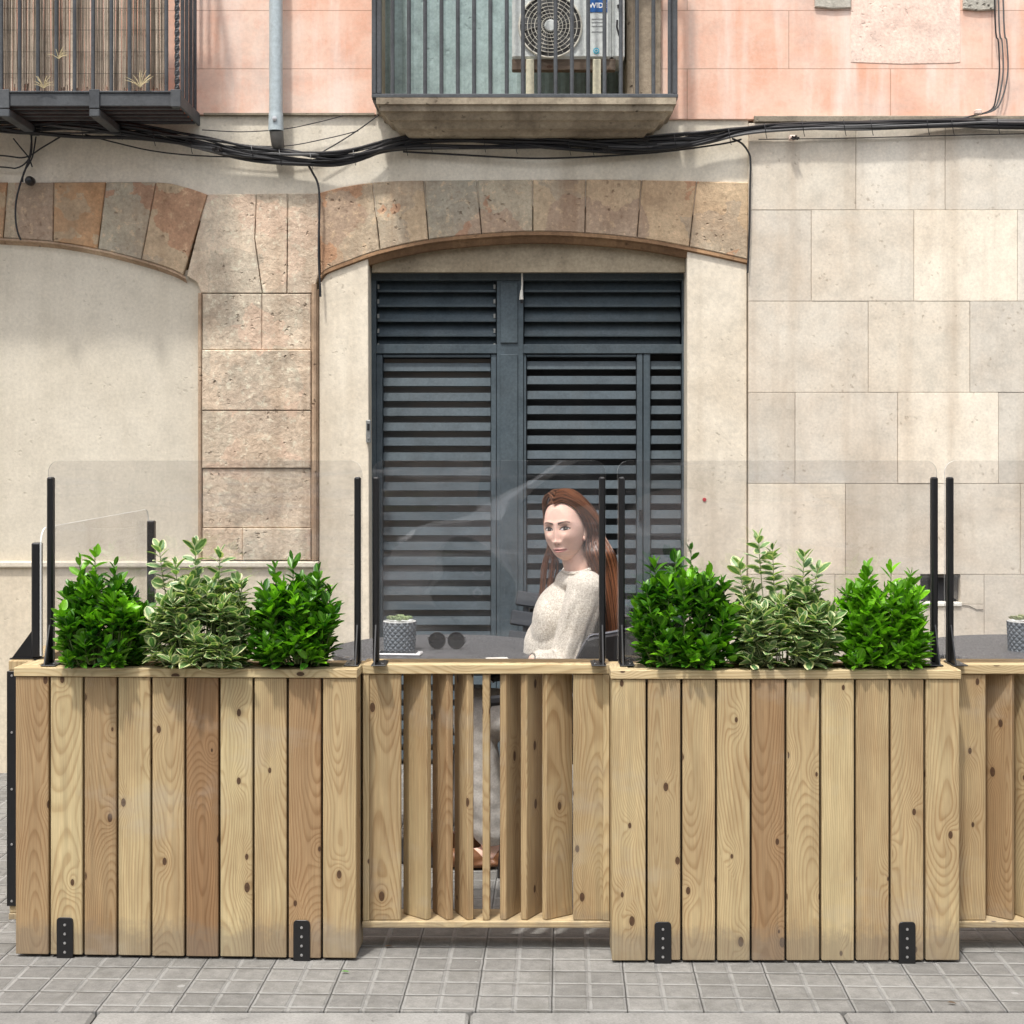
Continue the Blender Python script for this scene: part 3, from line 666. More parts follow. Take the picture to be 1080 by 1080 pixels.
# ------------------------------------------------------------------ drainpipe
mb = MB(); PG = plain('pipe_grey_blue', srgb(178, 190, 194), .45)
t = thing('drainpipe', 'pale blue grey drainpipe running down the salmon wall', 'drainpipe', P(291, 157, 6.93))
mb.tube([P(291, -1400, 6.93), P(291, 121, 6.93)], .030, 20, tint=(0, 0, 0)); mb.build('pipe', PG, t, smooth=True)
mb = MB(); mb.tube([P(291, 119, 6.93), P(291, 122, 6.93), P(291, 138, 6.93)], [.031, .034], 20); pc = mb.build('collar', PG, t, smooth=False)
mb = MB(); q = P(289.5, 125, 6.893); mb.lathe([(0, -.004), (.011, -.003), (.011, .003)], q, 12, axis='y'); mb.build('bolt', SCREW, pc)
mb = MB(); mb.tube([P(291.5, 138, 6.93), P(292.5, 148, 6.945), P(293.5, 156, 6.985), P(294, 158, 7.03)], [.031, .026], 18, smooth=3); mb.build('elbow', plain('old_lead', srgb(110, 108, 104), .6), t, smooth=True)
# ================================================================== LEFT BALCONY (iron) + reed screen
LX1 = -1.457; LX0 = -3.9; FY = 6.60
zt = CH + (466 - 98) / (FPX / FY); zb = CH + (466 - 112) / (FPX / FY)
t = thing('iron_balcony', 'dark iron balcony with bar railing at the upper left, terracotta tiles underneath', 'balcony', (-2.6, 6.8, zb))
IRON = masonry('weathered_iron', (.085, .092, .10), (.105, .112, .118), (.05, .05, .052), var=.2, fine=70, rough=.55, bumpk=.5, pits=.3, bdist=.003)
mb = MB()
mb.box(LX0, LX1, FY, FY + .012, zb, zt, b=.003); mb.box(LX0, LX1 - .0, FY - .006, FY + .02, zt, zt + .008, b=.002)
mb.box(LX1 - .012, LX1, FY + .012, 7.02, zb, zt, b=.003); mb.box(LX1 - .04, LX1 + .004, FY - .008, FY + .03, zb - .004, zt + .014, b=.003)
mb.build('edge_beam', IRON, t)
for px in (5, 100, -90, -185, -280):
    X = (px - CX) / (FPX / FY); mb = MB(); mb.box(X - .022, X + .022, FY - .010, FY - .001, zb - .01, zt + .014, b=.002); mb.box(X - .022, X + .022, FY - .008, 7.02, zb - .045, zb - .012, b=.003)
    mb.build('bracket', IRON, t)
mb = MB(); mb.box(LX0, LX1 - .014, FY + .014, 7.0, zb + .012, zt - .01)
mb.build('floor', masonry('terracotta', srgb(226, 128, 96), srgb(210, 116, 86), srgb(160, 96, 76), streak=0), t)
mb = MB()
for k in range(5):
    y = FY + .05 + k * .075; mb.box(LX0, LX1 - .014, y, y + .020, zb - .002, zb + .010, b=.002); mb.build('floor_joist', IRON, t); mb = MB()
for k in range(34):     # front bars
    X = (175.5 - 19.35 * k - CX) / (FPX / (FY + .02))
    if X < LX0: break
    mb = MB(); mb.tube([(X, FY + .02, zt), (X, FY + .02, zt + 1.05)], .0085, 8); mb.build('railing_bar', IRON, t, smooth=True)
mb = MB(); X = LX1 - .012
mb.box(-.0085, .0085, -.0085, .0085, 0, .01, tint=(.5, .5, .5), xf=Matrix.Translation((X - .005, FY + .02, zt)))
pts = [(X - .005, FY + .02, zt + .012 * i) for i in range(88)]; mb.tube(pts, .0115, 4, twist=.55); mb.build('twisted_bar', IRON, t)
for k in range(4):
    mb = MB(); y = FY + .10 + k * .085; mb.tube([(X, y, zt - .01), (X, y, zt + 1.05)], .0085, 8); mb.build('railing_bar', IRON, t, smooth=True)
mb = MB(); mb.box(LX0, LX1, FY + .004, FY + .036, zt + 1.05, zt + 1.075, b=.004); mb.box(LX1 - .032, LX1, FY + .036, 7.02, zt + 1.05, zt + 1.075, b=.004); mb.build('handrail', IRON, t)
# reed mat tied behind the bars
REED = masonry('dry_reed', srgb(196, 182, 164), srgb(160, 146, 130), srgb(112, 98, 84), var=.9, fine=130, streak=.4, stain_amt=.3, pits=0, bumpk=.5, bdist=.003)
mb = MB(); X = (175 - CX) / (FPX / 6.66)
while X > LX0 + .1:
    for lay in range(2):
        tz = zt + 1.0 + random.uniform(-.03, .05); y = 6.655 + lay * .008 + random.uniform(-.003, .003); x_ = X + random.uniform(-.002, .002)
        bz = zt + .006 + random.random() ** 3 * .05
        mb.tube([(x_, y, bz), (x_ + random.uniform(-.006, .006), y, (bz + tz) / 2), (x_ + random.uniform(-.004, .004), y, tz)], random.uniform(.0018, .0034), 4, tint=(random.random(), random.random(), 0))
    X -= .0052
t2 = thing('reed_screen', 'weathered grey reed screen tied behind the railing of the left balcony', 'screen', (-2.6, 6.66, zt))
mb.build('reeds', REED, t2)
mb = MB()
for py in (9, 32, 55, 78, -20): mb.tube([(LX0 + .1, 6.645, P(0, py, 6.65).z), ((175 - CX) / (FPX / 6.66), 6.645, P(0, py, 6.65).z)], .0011, 4)
mb.build('binding_wire', BLACK, t2)
# dry weeds on the balcony edge
def weed(px, py, n, L, label):
    c = P(px, py, FY - .012); tw = thing('dry_weed', label, 'dry plant', c)
    mb = MB()
    for i in range(n):
        a = random.uniform(0, 2 * math.pi); l = L * random.uniform(.5, 1)
        e = c + Vector((math.cos(a) * l, -.01, abs(math.sin(a)) * l + (.2 * l)))
        mb.tube([c, (c + e) / 2 + Vector((0, -.004, .006)), e], [.0022, .0008], 4, smooth=2)
    mb.build('stalks', plain('dry_straw', srgb(206, 190, 150), .9), tw)
weed(46, 93, 14, .055, 'dry straw weed on the balcony edge, leftmost of the three')
weed(148, 92, 16, .07, 'dry straw weed at the right end of the reed screen')
weed(62, 62, 10, .05, 'dry straw tuft poking through the middle of the reed screen')

# ================================================================== CENTRE BALCONY (stone slab)
BY = 6.75; sB = FPX / BY
t = thing('stone_balcony', 'stone balcony with moulded underside and iron bar railing above the louvred door', 'balcony', P(553, 145, 6.9))
prof = [(3.000, .262), (2.972, .262), (2.968, .250), (2.945, .246), (2.940, .228), (2.915, .205), (2.910, .186), (2.885, .160), (2.878, .128), (2.862, .110), (2.858, .02)]
xl0 = (397 - CX) / sB; xr0 = (713 - CX) / sB
vs = []; fs = []
for (z, p_) in prof:
    ins = (.262 - p_) * .85
    vs += [(xl0 + ins, 7.02, z), (xl0 + ins, 7.0 - p_, z), (xr0 - ins, 7.0 - p_, z), (xr0 - ins, 7.02, z)]
for i in range(len(prof) - 1):
    for k in range(3): a = i * 4 + k; fs.append((a, a + 4, a + 5, a + 1))
fs.append((0, 1, 2, 3)); n = (len(prof) - 1) * 4; fs.append((n + 3, n + 2, n + 1, n))
mb = MB(); mb.add(vs, fs, tint=(.4, .4, .4)); mb.build('slab', masonry('balcony_stone', srgb(186, 174, 152), srgb(170, 156, 136), srgb(104, 92, 78), fine=60, stain_amt=.8, pits=.9, bumpk=.7, streak=.6), t, recalc=True)
zr = CH + (466 - 103.5) / sB
mb = MB(); xl = (392 - CX) / sB; xr = (715 - CX) / sB
mb.box(xl, xr, BY - .008, BY + .014, zr, zr + .018, b=.003); mb.box(xl, xl + .022, BY + .014, 7.02, zr - .004, zr + .014, b=.003); mb.box(xr - .022, xr, BY + .014, 7.02, zr - .004, zr + .014, b=.003)
mb.build('bottom_rail', IRON, t)
mb = MB(); mb.box(xl, xr, BY - .012, BY + .018, zr + 1.0, zr + 1.02, b=.004); mb.build('handrail', IRON, t)
for k in range(18):
    X = (414 + 17.2 * k - CX) / sB; mb = MB(); mb.tube([(X, BY + .003, zr + .017), (X, BY + .003, zr + 1.0)], .0088, 8); mb.build('railing_bar', IRON, t, smooth=True)
for px in (394.5, 400, 712): X = (px - CX) / sB; mb = MB(); mb.box(X - .010, X + .010, BY - .007, BY + .013, zr + .017, zr + 1.0, b=.003); mb.build('railing_post', IRON, t)
for xx in (xl + .006, xr - .012):
    for k in range(2): mb = MB(); y = BY + .09 + .09 * k; mb.tube([(xx, y, zr), (xx, y, zr + 1.0)], .0085, 8); mb.build('railing_bar', IRON, t, smooth=True)

# ------------------------------------------------------------------ air conditioner
AY = 6.86; sA = FPX / AY
def A(px, py, Y=AY): return P(px, py, Y)
t = thing('air_conditioner', 'white air conditioner outdoor unit with round fan grille on the centre balcony', 'air conditioner', A(598, 62))
ACW = plain('ac_white', srgb(206, 210, 206), .45); a0 = A(540, 62); a1 = A(645, -62)
mb = MB(); mb.box(a0.x, a1.x, AY, AY + .26, a0.z, a1.z, b=.012); mb.build('casing', ACW, t)
mb = MB(); b0 = A(645.5, 62); b1 = A(659, -62); mb.box(b0.x, b1.x, AY + .004, AY + .25, b0.z, b1.z, b=.014); sp_ = mb.build('side_cover', ACW, t)
mb = MB(); c0 = A(651.5, 31, AY + .003); mb.tube([A(651, 21, AY), A(650.5, 28, AY), A(653, 37, AY)], .004, 6); mb.tube([A(652, 5, AY), A(652.5, 8, AY)], .006, 6); mb.build('grip_slot', BLACK, sp_)
fc = A(580.5, 28, AY); mb = MB(); mb.lathe([(0, -.002), (.137, -.002), (.137, .01)], fc, 48, axis='y'); mb.build('fan_well', plain('fan_dark', (.05, .048, .046), .7), t)
mb = MB()
for i in range(5):
    a_ = i * 2 * math.pi / 5; c_, s_ = math.cos(a_), math.sin(a_)
    pts = [(fc.x + c_ * .02, AY - .004, fc.z + s_ * .02), (fc.x + math.cos(a_ + .25) * .12, AY - .004, fc.z + math.sin(a_ + .25) * .12), (fc.x + math.cos(a_ + .75) * .12, AY - .009, fc.z + math.sin(a_ + .75) * .12), (fc.x + math.cos(a_ + .6) * .02, AY - .006, fc.z + math.sin(a_ + .6) * .02)]
    mb.add(pts, [(0, 1, 2, 3)])
mb.build('fan_blades', plain('blade_grey', (.10, .10, .10), .5), t)
def ring(mb, c, r, w_, y, n=48):
    mb.tube([(c.x + r * math.cos(2 * math.pi * k / n), y, c.z + r * math.sin(2 * math.pi * k / n)) for k in range(n + 1)], w_, 6, cap=False)
mb = MB()
for r_ in (.038, .054, .070, .086, .102, .118): ring(mb, fc, r_, .0017, AY - .016)
ring(mb, fc, .138, .0045, AY - .008)
for k in range(24):
    a_ = k * math.pi / 12 + .1; mb.tube([(fc.x + .03 * math.cos(a_), AY - .014, fc.z + .03 * math.sin(a_)), (fc.x + .136 * math.cos(a_ + .35), AY - .010, fc.z + .136 * math.sin(a_ + .35))], .0011, 4)
gr = mb.build('fan_grille', plain('grille_cream', srgb(214, 210, 196), .4), t)
mb = MB(); mb.lathe([(0, -.022), (.022, -.022), (.027, -.018), (.027, -.012)], fc, 24, axis='y'); mb.build('grille_hub', ACW, gr)
mb = MB(); p0 = A(619, 60.5); p1 = A(642, -58); mb.box(p0.x, p1.x, AY - .006, AY + .002, p0.z, p1.z, b=.004); fp = mb.build('front_panel', ACW, t)
mb = MB()
for py in (20.5, 24, 28, 34): q0 = A(624, py); q1 = A(638, py); mb.box(q0.x, q1.x, AY - .0075, AY - .0055, q0.z - .0018, q0.z + .0018, tint=(0, 0, 0))
mb.build('panel_groove', plain('groove_grey', srgb(150, 152, 152), .6), fp)
mb = MB(); q0 = A(620.5, 13.5); q1 = A(640.5, -12); mb.box(q0.x, q1.x, AY - .0085, AY - .0062, q0.z, q1.z, b=.001); lab = mb.build('blue_label', plain('label_blue', srgb(20, 88, 156), .4), t)
def text(name, body, size, loc, mat, parent, ext=.0004, rot=(R(90), 0, 0), bold=.0):
    cu = bpy.data.curves.new(name, 'FONT'); cu.body = body; cu.size = size; cu.extrude = ext; cu.align_x = 'CENTER'; cu.align_y = 'CENTER'; cu.offset = bold
    o = bpy.data.objects.new(name, cu); col.objects.link(o); cu.materials.append(mat)
    off = Vector((0, 0, 0)); q = parent
    while q is not None: off += q.location; q = q.parent
    dg = bpy.context.evaluated_depsgraph_get(); bpy.context.view_layer.update(); me = bpy.data.meshes.new_from_object(o.evaluated_get(dg)); bpy.data.objects.remove(o, do_unlink=True)
    o = bpy.data.objects.new(name, me); col.objects.link(o)
    o.parent = parent; o.location = Vector(loc) - off; o.rotation_euler = rot; return o
LW = plain('label_white', (.85, .85, .85), .5)
text('label_text', 'WIDE', .031, (A(630.5, 6.5).x, AY - .009, A(630.5, 6.5).z), LW, lab, bold=.0009)
mb = MB(); em = A(628.8, 54); mb.lathe([(0, -.0085), (.0135, -.0085), (.0135, -.006)], em, 20, axis='y'); mb.build('round_sticker', plain('sticker_cyan', srgb(64, 190, 214), .4), t)
mb = MB(); ring(mb, em, .007, .0014, AY - .0092, 16); mb.build('sticker_mark', LW, t)
# support frame
mb = MB(); q0 = A(540, 74.5, AY + .02); q1 = A(649, 62.5, AY + .02); mb.box(q0.x, q1.x, AY + .01, AY + .06, q0.z, q1.z, b=.003, grain='x')
t3 = thing('support_frame', 'brown timber beam on two cream legs carrying the air conditioner', 'stand', A(598, 100, AY + .04)); mb.build('beam', wood_mat('old_timber', srgb(110, 96, 82), srgb(88, 74, 62)), t3)
for px in (559, 629.5):
    q = A(px, 100, AY); mb = MB(); mb.box(q.x - .018, q.x + .018, AY - .005, AY + .03, 3.0, A(px, 62.5).z, b=.002); mb.build('leg', plain('cream_paint', srgb(208, 202, 176), .6), t3)

# ================================================================== CABLES
CAB = plain('cable_black', (.014, .014, .016), .45)
CABG = plain('cable_grey', (.10, .10, .10), .6)
main = [(-260, 130), (-60, 130), (20, 131), (80, 133), (130, 137), (170, 143), (215, 152), (260, 160), (305, 165), (345, 168), (375, 165), (410, 155), (450, 149), (520, 150), (590, 153), (650, 153), (700, 150), (740, 145), (785, 137), (840, 133), (920, 132), (1000, 131), (1080, 131), (1400, 130)]
t = thing('cable_bundle', 'thick bundle of black cables running across the whole facade below the balconies', 'cables', P(560, 152, 6.95))
for k in range(15):
    ph = random.uniform(0, 6.28); am = random.uniform(2.5, 8.0); fr = random.uniform(.008, .02)
    pts = []
    for i, (x_, y_) in enumerate(main):
        sag = 4 * math.exp(-((x_ - 60) / 90) ** 2) * (k % 3 - 1)
        yy = y_ + am * math.sin(x_ * fr + ph) * (1.0 if x_ < 770 else .55) + sag + random.uniform(-1, 1)
        pts.append(P(x_, yy, 6.962 - random.uniform(0, .035)))
    mb = MB(); mb.tube(pts, random.choice([.0032, .0045, .006, .008]), 6, smooth=5)
    mb.build('cable', CAB if k % 5 else CABG, t, smooth=True)
mb = MB()
for x_ in range(-40, 1100, 42):
    y_ = interp(main, x_); 
    x2 = x_ + random.uniform(-12, 12)
    mb.tube([P(x2 - 1, y_ - 6, 6.93), P(x2, y_, 6.915), P(x2 + 1, y_ + 7, 6.93), P(x2 + 2, y_ + 11, 6.935)], .0018, 4, smooth=3)
mb.build('cable_ties', CAB, t)
TAPE = plain('tape_black', (.03, .026, .024), .8)
for (x_, y_, s_) in ((230, 158, .02), (640, 158, .022), (678, 146, .03), (838, 146, .016)): 
    mb = MB()
    for j in range(14):
        a_ = random.uniform(0, 6.28); c_ = P(x_, y_, 6.93); mb.tube([c_ + Vector((s_ * random.uniform(-1, 1), 0, s_ * .4 * random.uniform(-1, 1))), c_ + Vector((s_ * math.cos(a_) * 1.2, -.015, s_ * .6 * math.sin(a_)))], .003, 4)
    mb.build('frayed_tape', TAPE, t)
def cable(label, pts, r=.004, mat=CAB, Y=6.965, group=None, name='loose_cable'):
    v = [P(a, b_, Y) for a, b_ in pts]; th = thing(name, label, 'cable', v[0], group=group); mb = MB(); mb.tube(v, r, 6, smooth=6); mb.build('cable', mat, th, smooth=True); return th
cable('thin black cable sagging below the bundle from the left balcony', [(90, 142), (120, 150), (160, 159), (205, 164), (262, 166)], .0032)
cable('second sagging black cable hanging under the stone balcony', [(425, 160), (480, 163), (560, 167), (630, 165), (700, 160), (760, 152), (782, 147)], .0042)
cable('thin cable rising rightwards from the drainpipe foot to the salmon wall edge', [(213, 137), (255, 139), (300, 136), (335, 129), (362, 122)], .0022)
cable('thin cable crossing the drainpipe foot low towards the centre balcony', [(205, 143), (250, 152), (300, 154), (345, 146), (378, 138)], .0022)
cable('thin cable climbing steeply to the left corner of the stone balcony', [(335, 163), (356, 151), (378, 137), (400, 121)], .0028)
cable('black cable hanging down beside the left spring of the door arch', [(324, 172), (329, 181), (335, 193), (337, 210), (336.5, 240), (336, 270), (337.5, 300), (338, 313)], .0052)
cable('black cable dropping along the edge of the limestone cladding', [(772, 146), (782, 151), (789, 160), (791.5, 170), (791, 200), (790.5, 240), (788.5, 288)], .0045)
cable('leftmost thin cable looping in from the frame edge to the cable knot', [(-90, 158), (0, 164), (26, 166), (44, 156), (64, 144)], .0035)
cable('lower thin cable looping in from the frame edge to the cable knot', [(-90, 170), (0, 176), (18, 177), (30, 168), (33, 150)], .0035)
cable('short cable falling from the bundle into the cable knot', [(14, 146), (22, 156), (30, 166), (34, 176)], .0035)
cable('long cable dropping from the knot down onto the left arch', [(33, 142), (33, 160), (27, 178), (22, 192), (17, 212), (16.5, 232), (19, 246), (22, 253)], .0048)
cable('second strand beside the knot below the left balcony', [(38, 144), (34, 166), (25, 182), (24, 192)], .004)
t = thing('cable_clip', 'round black cable clip hanging from the knot on the left arch', 'cable clip', P(32, 191, 6.95)); mb = MB(); mb.lathe([(0, -.03), (.012, -.028), (.021, -.015), (.021, .01), (.012, .03)], P(32, 191, 6.96), 16, axis='y'); mb.build('clip_disc', BLACK, t, smooth=True)
for i, (d_, lb) in enumerate(((0, 'left of the three thin cables rising at the upper right of the salmon wall'), (4, 'middle of the three thin cables rising at the upper right of the salmon wall'), (9, 'right of the three thin cables rising at the upper right of the salmon wall'))):
    cable(lb, [(1048 + d_ * .7, -300), (1049 + d_, 0), (1053 + d_, 45), (1054 + d_ * 1.0, 75), (1051 + d_ * .8, 100), (1045 + d_ * .4, 116), (1022, 123), (1000, 129)], .0035, CABG if i else CAB)
cable('thin straight cable stretched below the bundle over the limestone', [(800, 147), (880, 146), (960, 144), (1035, 142), (1090, 141)], .0022)
for (x_, y_, lb) in ((836, 145, 'small pinkish clamp on the cables above the limestone, left one'), (1032, 118, 'small white clamp where the rising cables leave the bundle')):
    c_ = P(x_, y_, 6.93); mb = MB(); mb.box(c_.x - .016, c_.x + .016, 6.925, 6.955, c_.z - .011, c_.z + .012, b=.005)
    tag(mb.build('cable_clamp', plain('clamp_pale', srgb(224, 200, 186), .6)), lb, 'clamp')
# ================================================================== PLANTERS
PH = .844; PD = .172
BRK = plain('bracket_black', (.010, .010, .011), .35)
SOIL = plain('soil', (.035, .024, .016), .95)
def planter(label, xl, yl, xr, yr, brk):
    L = math.hypot(xr - xl, yr - yl); rz = math.atan2(yr - yl, xr - xl)
    t = thing('wooden_planter', label, 'planter', (xl, yl, 0), rz, 'timber planters along the terrace front')
    # boards
    n = 10; pit = L / n; gap = .0068
    mb = MB()
    hues = [(.75, .6), (.1, .8), (.72, .3), (.15, .75), (.45, .7), (.9, .05), (.12, .7), (.25, .75), (.75, .6), (.35, .7)] if 'left' in label else [(.25, .8), (.35, .5), (.3, .85), (.28, .75), (.85, .4), (.25, .85), (.12, .9), (.4, .65), (.42, .7), (.3, .8)]
    for i in range(n):
        h, br = hues[i]
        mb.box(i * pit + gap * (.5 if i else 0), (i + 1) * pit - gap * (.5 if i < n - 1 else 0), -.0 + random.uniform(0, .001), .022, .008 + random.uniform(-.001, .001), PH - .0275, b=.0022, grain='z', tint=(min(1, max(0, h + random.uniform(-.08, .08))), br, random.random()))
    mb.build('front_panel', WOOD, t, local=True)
    mb = MB()
    for i in range(n): mb.box(i * pit + gap * .5, (i + 1) * pit - gap * .5, PD - .02, PD, .008, PH - .0275, b=.002, grain='z')
    mb.build('back_panel', WOOD, t, local=True)
    for x0, x1 in ((.001, .021), (L - .021, L - .001)):
        mb = MB(); mb.box(x0, x1, .0235, .0235 + (PD - .045) / 2 - .001, .008, PH - .0275, b=.002, grain='z'); mb.box(x0, x1, .0245 + (PD - .045) / 2, PD - .0215, .008, PH - .0275, b=.002, grain='z'); mb.build('side_panel', WOOD, t, local=True)
    mb = MB()
    mb.box(-.004, L + .004, -.005, .045, PH - .026, PH, b=.002, grain='x', tint=(.15, .7, random.random())); mb.box(-.004, L + .004, PD - .040, PD + .003, PH - .026, PH, b=.002, grain='x', tint=(.2, .7, random.random()))
    mb.box(-.004, .050, .0455, PD - .0405, PH - .026, PH, b=.002, grain='y', tint=(.1, .9, .3)); mb.box(L - .050, L + .004, .0455, PD - .0405, PH - .026, PH, b=.002, grain='y', tint=(.1, .9, .7))
    mb.build('rim', WOODR, t, local=True)
    mb = MB(); mb.box(.022, L - .022, .023, PD - .021, .10, PH - .045); mb.build('soil', SOIL, t, local=True)
    mb = MB(); mb.box(.03, L - .03, .024, PD - .022, .004, .09); mb.build('base', BRK, t, local=True)
    for (bx0, bx1, zt_) in brk:
        mb = MB(); zz = zt_; w = bx1 - bx0; r = .010
        pts = [(bx0, .0), (bx1, .0), (bx1, zz - r)] + [(bx1 - r + r * math.cos(a), zz - r + r * math.sin(a)) for a in (R(30), R(60), R(90))] + [(bx0 + r - r * math.sin(a), zz - r + r * math.cos(a)) for a in (0, R(30), R(60), R(90))]
        mb.prism(pts, -.0045, -.0012, bev=.0006); b_ = mb.build('foot_bracket', BRK, t, local=True)
        for k in range(4):
            mb = MB(); mb.lathe([(0, -.002), (.0035, -.0015), (.0042, .0008)], ((bx0 + bx1) / 2, -.0048, zz - .021 - k * .0265), 10, axis='y'); o = mb.build('screw', SCREW, None, local=True); o.parent = b_
    return t
yl, yr = FPX * CH / (1009.5 - CY), FPX * CH / (1014 - CY)
pl1 = planter('timber planter of vertical boards on the left with three shrubs', (16.5 - CX) * yl / FPX, yl, (375.5 - CX) * yr / FPX, yr, [(.122, .170, .118), (.814, .862, .118)])
y2 = FPX * CH / (1016 - CY)
pl2 = planter('timber planter of vertical boards on the right with three shrubs', (645.5 - CX) * y2 / FPX, y2, (1012 - CX) * y2 / FPX, y2, [(.122, .170, .120), (.824, .872, .120)])

# ================================================================== GATES (louvred fence panels)
def fins(parent, x0, z0, z1, yc, flip=False):
    xsl = [(388.9, 423, 0), (425.5, 455, 41), (455.7, 478, 61), (480, 499.7, 65), (508.5, 517, 90), (526.8, 548.8, -62), (548.8, 571, -61), (571.5, 603, -36), (604.5, 637, 0)]
    for i, (a, b_, th) in enumerate(xsl):
        sY = FPX / yc; c = ((a + b_) / 2 - CX) / sY - gx0
        wd, tk = (.100 if th else (b_ - a) / 357.5 - .0005), .0215
        yn = .008; sn = FPX / (gy0 + yn)
        if th == 0: c = ((a + b_) / 2 - CX) / sn - gx0; cy_ = yn + tk / 2
        elif th == 90: c = ((a + b_) / 2 - CX) / sn - gx0; cy_ = yn + wd / 2
        else:
            sg_ = 1 if th > 0 else -1; near = ((b_ if th > 0 else a) - CX) / sn - gx0; t_ = R(abs(th))
            c = near - sg_ * (math.cos(t_) * wd / 2 + math.sin(t_) * tk / 2); cy_ = yn + math.sin(t_) * wd / 2 + math.cos(t_) * tk / 2
        M = Matrix.Translation((x0 + c, cy_, 0)) @ Matrix.Rotation(R(-th), 4, 'Z')
        mb = MB(); mb.box(-wd / 2, wd / 2, -tk / 2, tk / 2, z0, z1, b=.003, grain='z', tint=(random.uniform(.2, .75), random.uniform(.3, .8), random.random()), xf=M)
        mb.build('slat', WOOD, parent, local=True)
gy0 = 4.555; gx0 = (382 - CX) * gy0 / FPX
def gate(label, x0):
    t = thing('slatted_fence_panel', label, 'fence panel', (x0, gy0, 0), 0, 'slatted panels between the planters')
    Lg = (643.5 - 382) / (FPX / gy0)
    mb = MB(); mb.box(0, Lg, 0, .125, PH - .028, PH, b=.002, grain='x', tint=(.25, .7, .4)); mb.build('top_rail', WOODR, t, local=True)
    mb = MB(); mb.box(0, Lg, 0, .125, .068, .087, b=.002, grain='x', tint=(.3, .7, .6)); mb.build('bottom_rail', WOODR, t, local=True)
    for a in (.0015, Lg - .020):
        mb = MB(); mb.box(a, a + .0185, .003, .12, .0875, PH - .0285, b=.002, grain='z', tint=(.35, .5, random.random())); mb.build('frame_post', WOODR, t, local=True)
    fins(t, 0, .0875, PH - .0285, gy0 + .058)
    return t
gt1 = gate('slatted timber panel of turned boards between the two planters', gx0)
gt2 = gate('slatted timber panel cut by the right edge of the photo', gx0 + (1041 - 423) / (FPX / gy0))
# side fence of the terrace on the left, running away from the viewer
SX = (9 - CX) / 352.0; SX1 = -1.455; SY0 = FPX / 352.0; SY1 = 6.02
t = thing('side_fence', 'timber side fence seen end on behind the left planter with black corner strip', 'fence panel', (SX, SY0, 0))
mb = MB(); mb.box(SX, SX1, SY0, SY1, PH - .028, PH, b=.002, grain='y'); mb.build('top_rail', WOODR, t)
mb = MB(); mb.box(SX, SX1, SY0, SY1, .068, .087, b=.002, grain='y'); mb.build('bottom_rail', WOODR, t)
for y in (SY0 + .002, SY1 - .022): mb = MB(); mb.box(SX + .002, SX1 - .002, y, y + .02, .0875, PH - .0285, b=.002, grain='z'); mb.build('frame_post', WOODR, t)
k = 0; y = SY0 + .09
while y < SY1 - .06:
    M = Matrix.Translation(((SX + SX1) / 2, y, 0)) @ Matrix.Rotation(R(90 if k in (0, 11) else (62 if k % 2 else 48)), 4, 'Z'); mb = MB(); mb.box(-.046, .046, -.0105, .0105, .0875, PH - .0285, b=.003, grain='z', xf=M @ Matrix.Scale(.78, 4, (1, 0, 0))); mb.build('slat', WOOD, t); y += .108; k += 1
mb = MB(); mb.box(SX - .001, SX + .026, SY0 - .004, SY0 - .0005, .110, PH - .031, b=.001); mb.box(SX - .004, SX - .001, SY0 - .004, SY0 + .03, .110, PH - .031, b=.001); cs = mb.build('corner_strip', BRK, t)
for zz in (.80, .63, .46, .295, .125): mb = MB(); mb.lathe([(0, -.002), (.0032, -.0015), (.004, .0008)], (SX + .011, SY0 - .0043, zz), 10, axis='y'); mb.build('screw', SCREW, cs)

# ================================================================== GLASS SCREENS
def glass_mat(name='clear_acrylic', FK=1.0):
    m = bpy.data.materials.new(name); m.use_nodes = True; nt = m.node_tree; nt.nodes.clear()
    out = nt.nodes.new('ShaderNodeOutputMaterial')
    g = geo_coords(nt)
    tr = N(nt, 'ShaderNodeBsdfTransparent', {'Color': (.962, .962, .965, 1)})
    gl = N(nt, 'ShaderNodeBsdfGlossy', {'Color': (1, 1, 1, 1), 'Roughness': .015})
    fr = N(nt, 'ShaderNodeFresnel', {'IOR': 1.64})
    bn = noise(nt, geo_coords(nt, (1.6, 1, 2.4)), 1.0, 2, .5)
    bp = N(nt, 'ShaderNodeBump', {'Height': bn, 'Strength': .12, 'Distance': .05}); nt.links.new(bp.outputs[0], gl.inputs['Normal'])
    mx = N(nt, 'ShaderNodeMixShader', {0: M_(nt, 'MULTIPLY', fr.outputs[0], FK), 1: tr.outputs[0], 2: gl.outputs[0]})
    # faint wipe marks and dust held on the surface
    ns = noise(nt, geo_coords(nt, (2.0, 1, 30)), 1.0, 5, .65, .6); nd = noise(nt, geo_coords(nt, (9, 1, 9)), 1.0, 5, .7)
    sm = M_(nt, 'MULTIPLY', ramp(nt, ns, [(.54, 0), (.72, 1)]), .07)
    dm = M_(nt, 'MULTIPLY', ramp(nt, nd, [(.45, 0), (.8, 1)]), .022)
    df = N(nt, 'ShaderNodeBsdfDiffuse', {'Color': (.7, .7, .72, 1)})
    m2 = N(nt, 'ShaderNodeMixShader', {0: M_(nt, 'ADD', M_(nt, 'ADD', sm, dm), .008), 1: mx.outputs[0], 2: df.outputs[0]})
    nt.links.new(m2.outputs[0], out.inputs[0]); return m
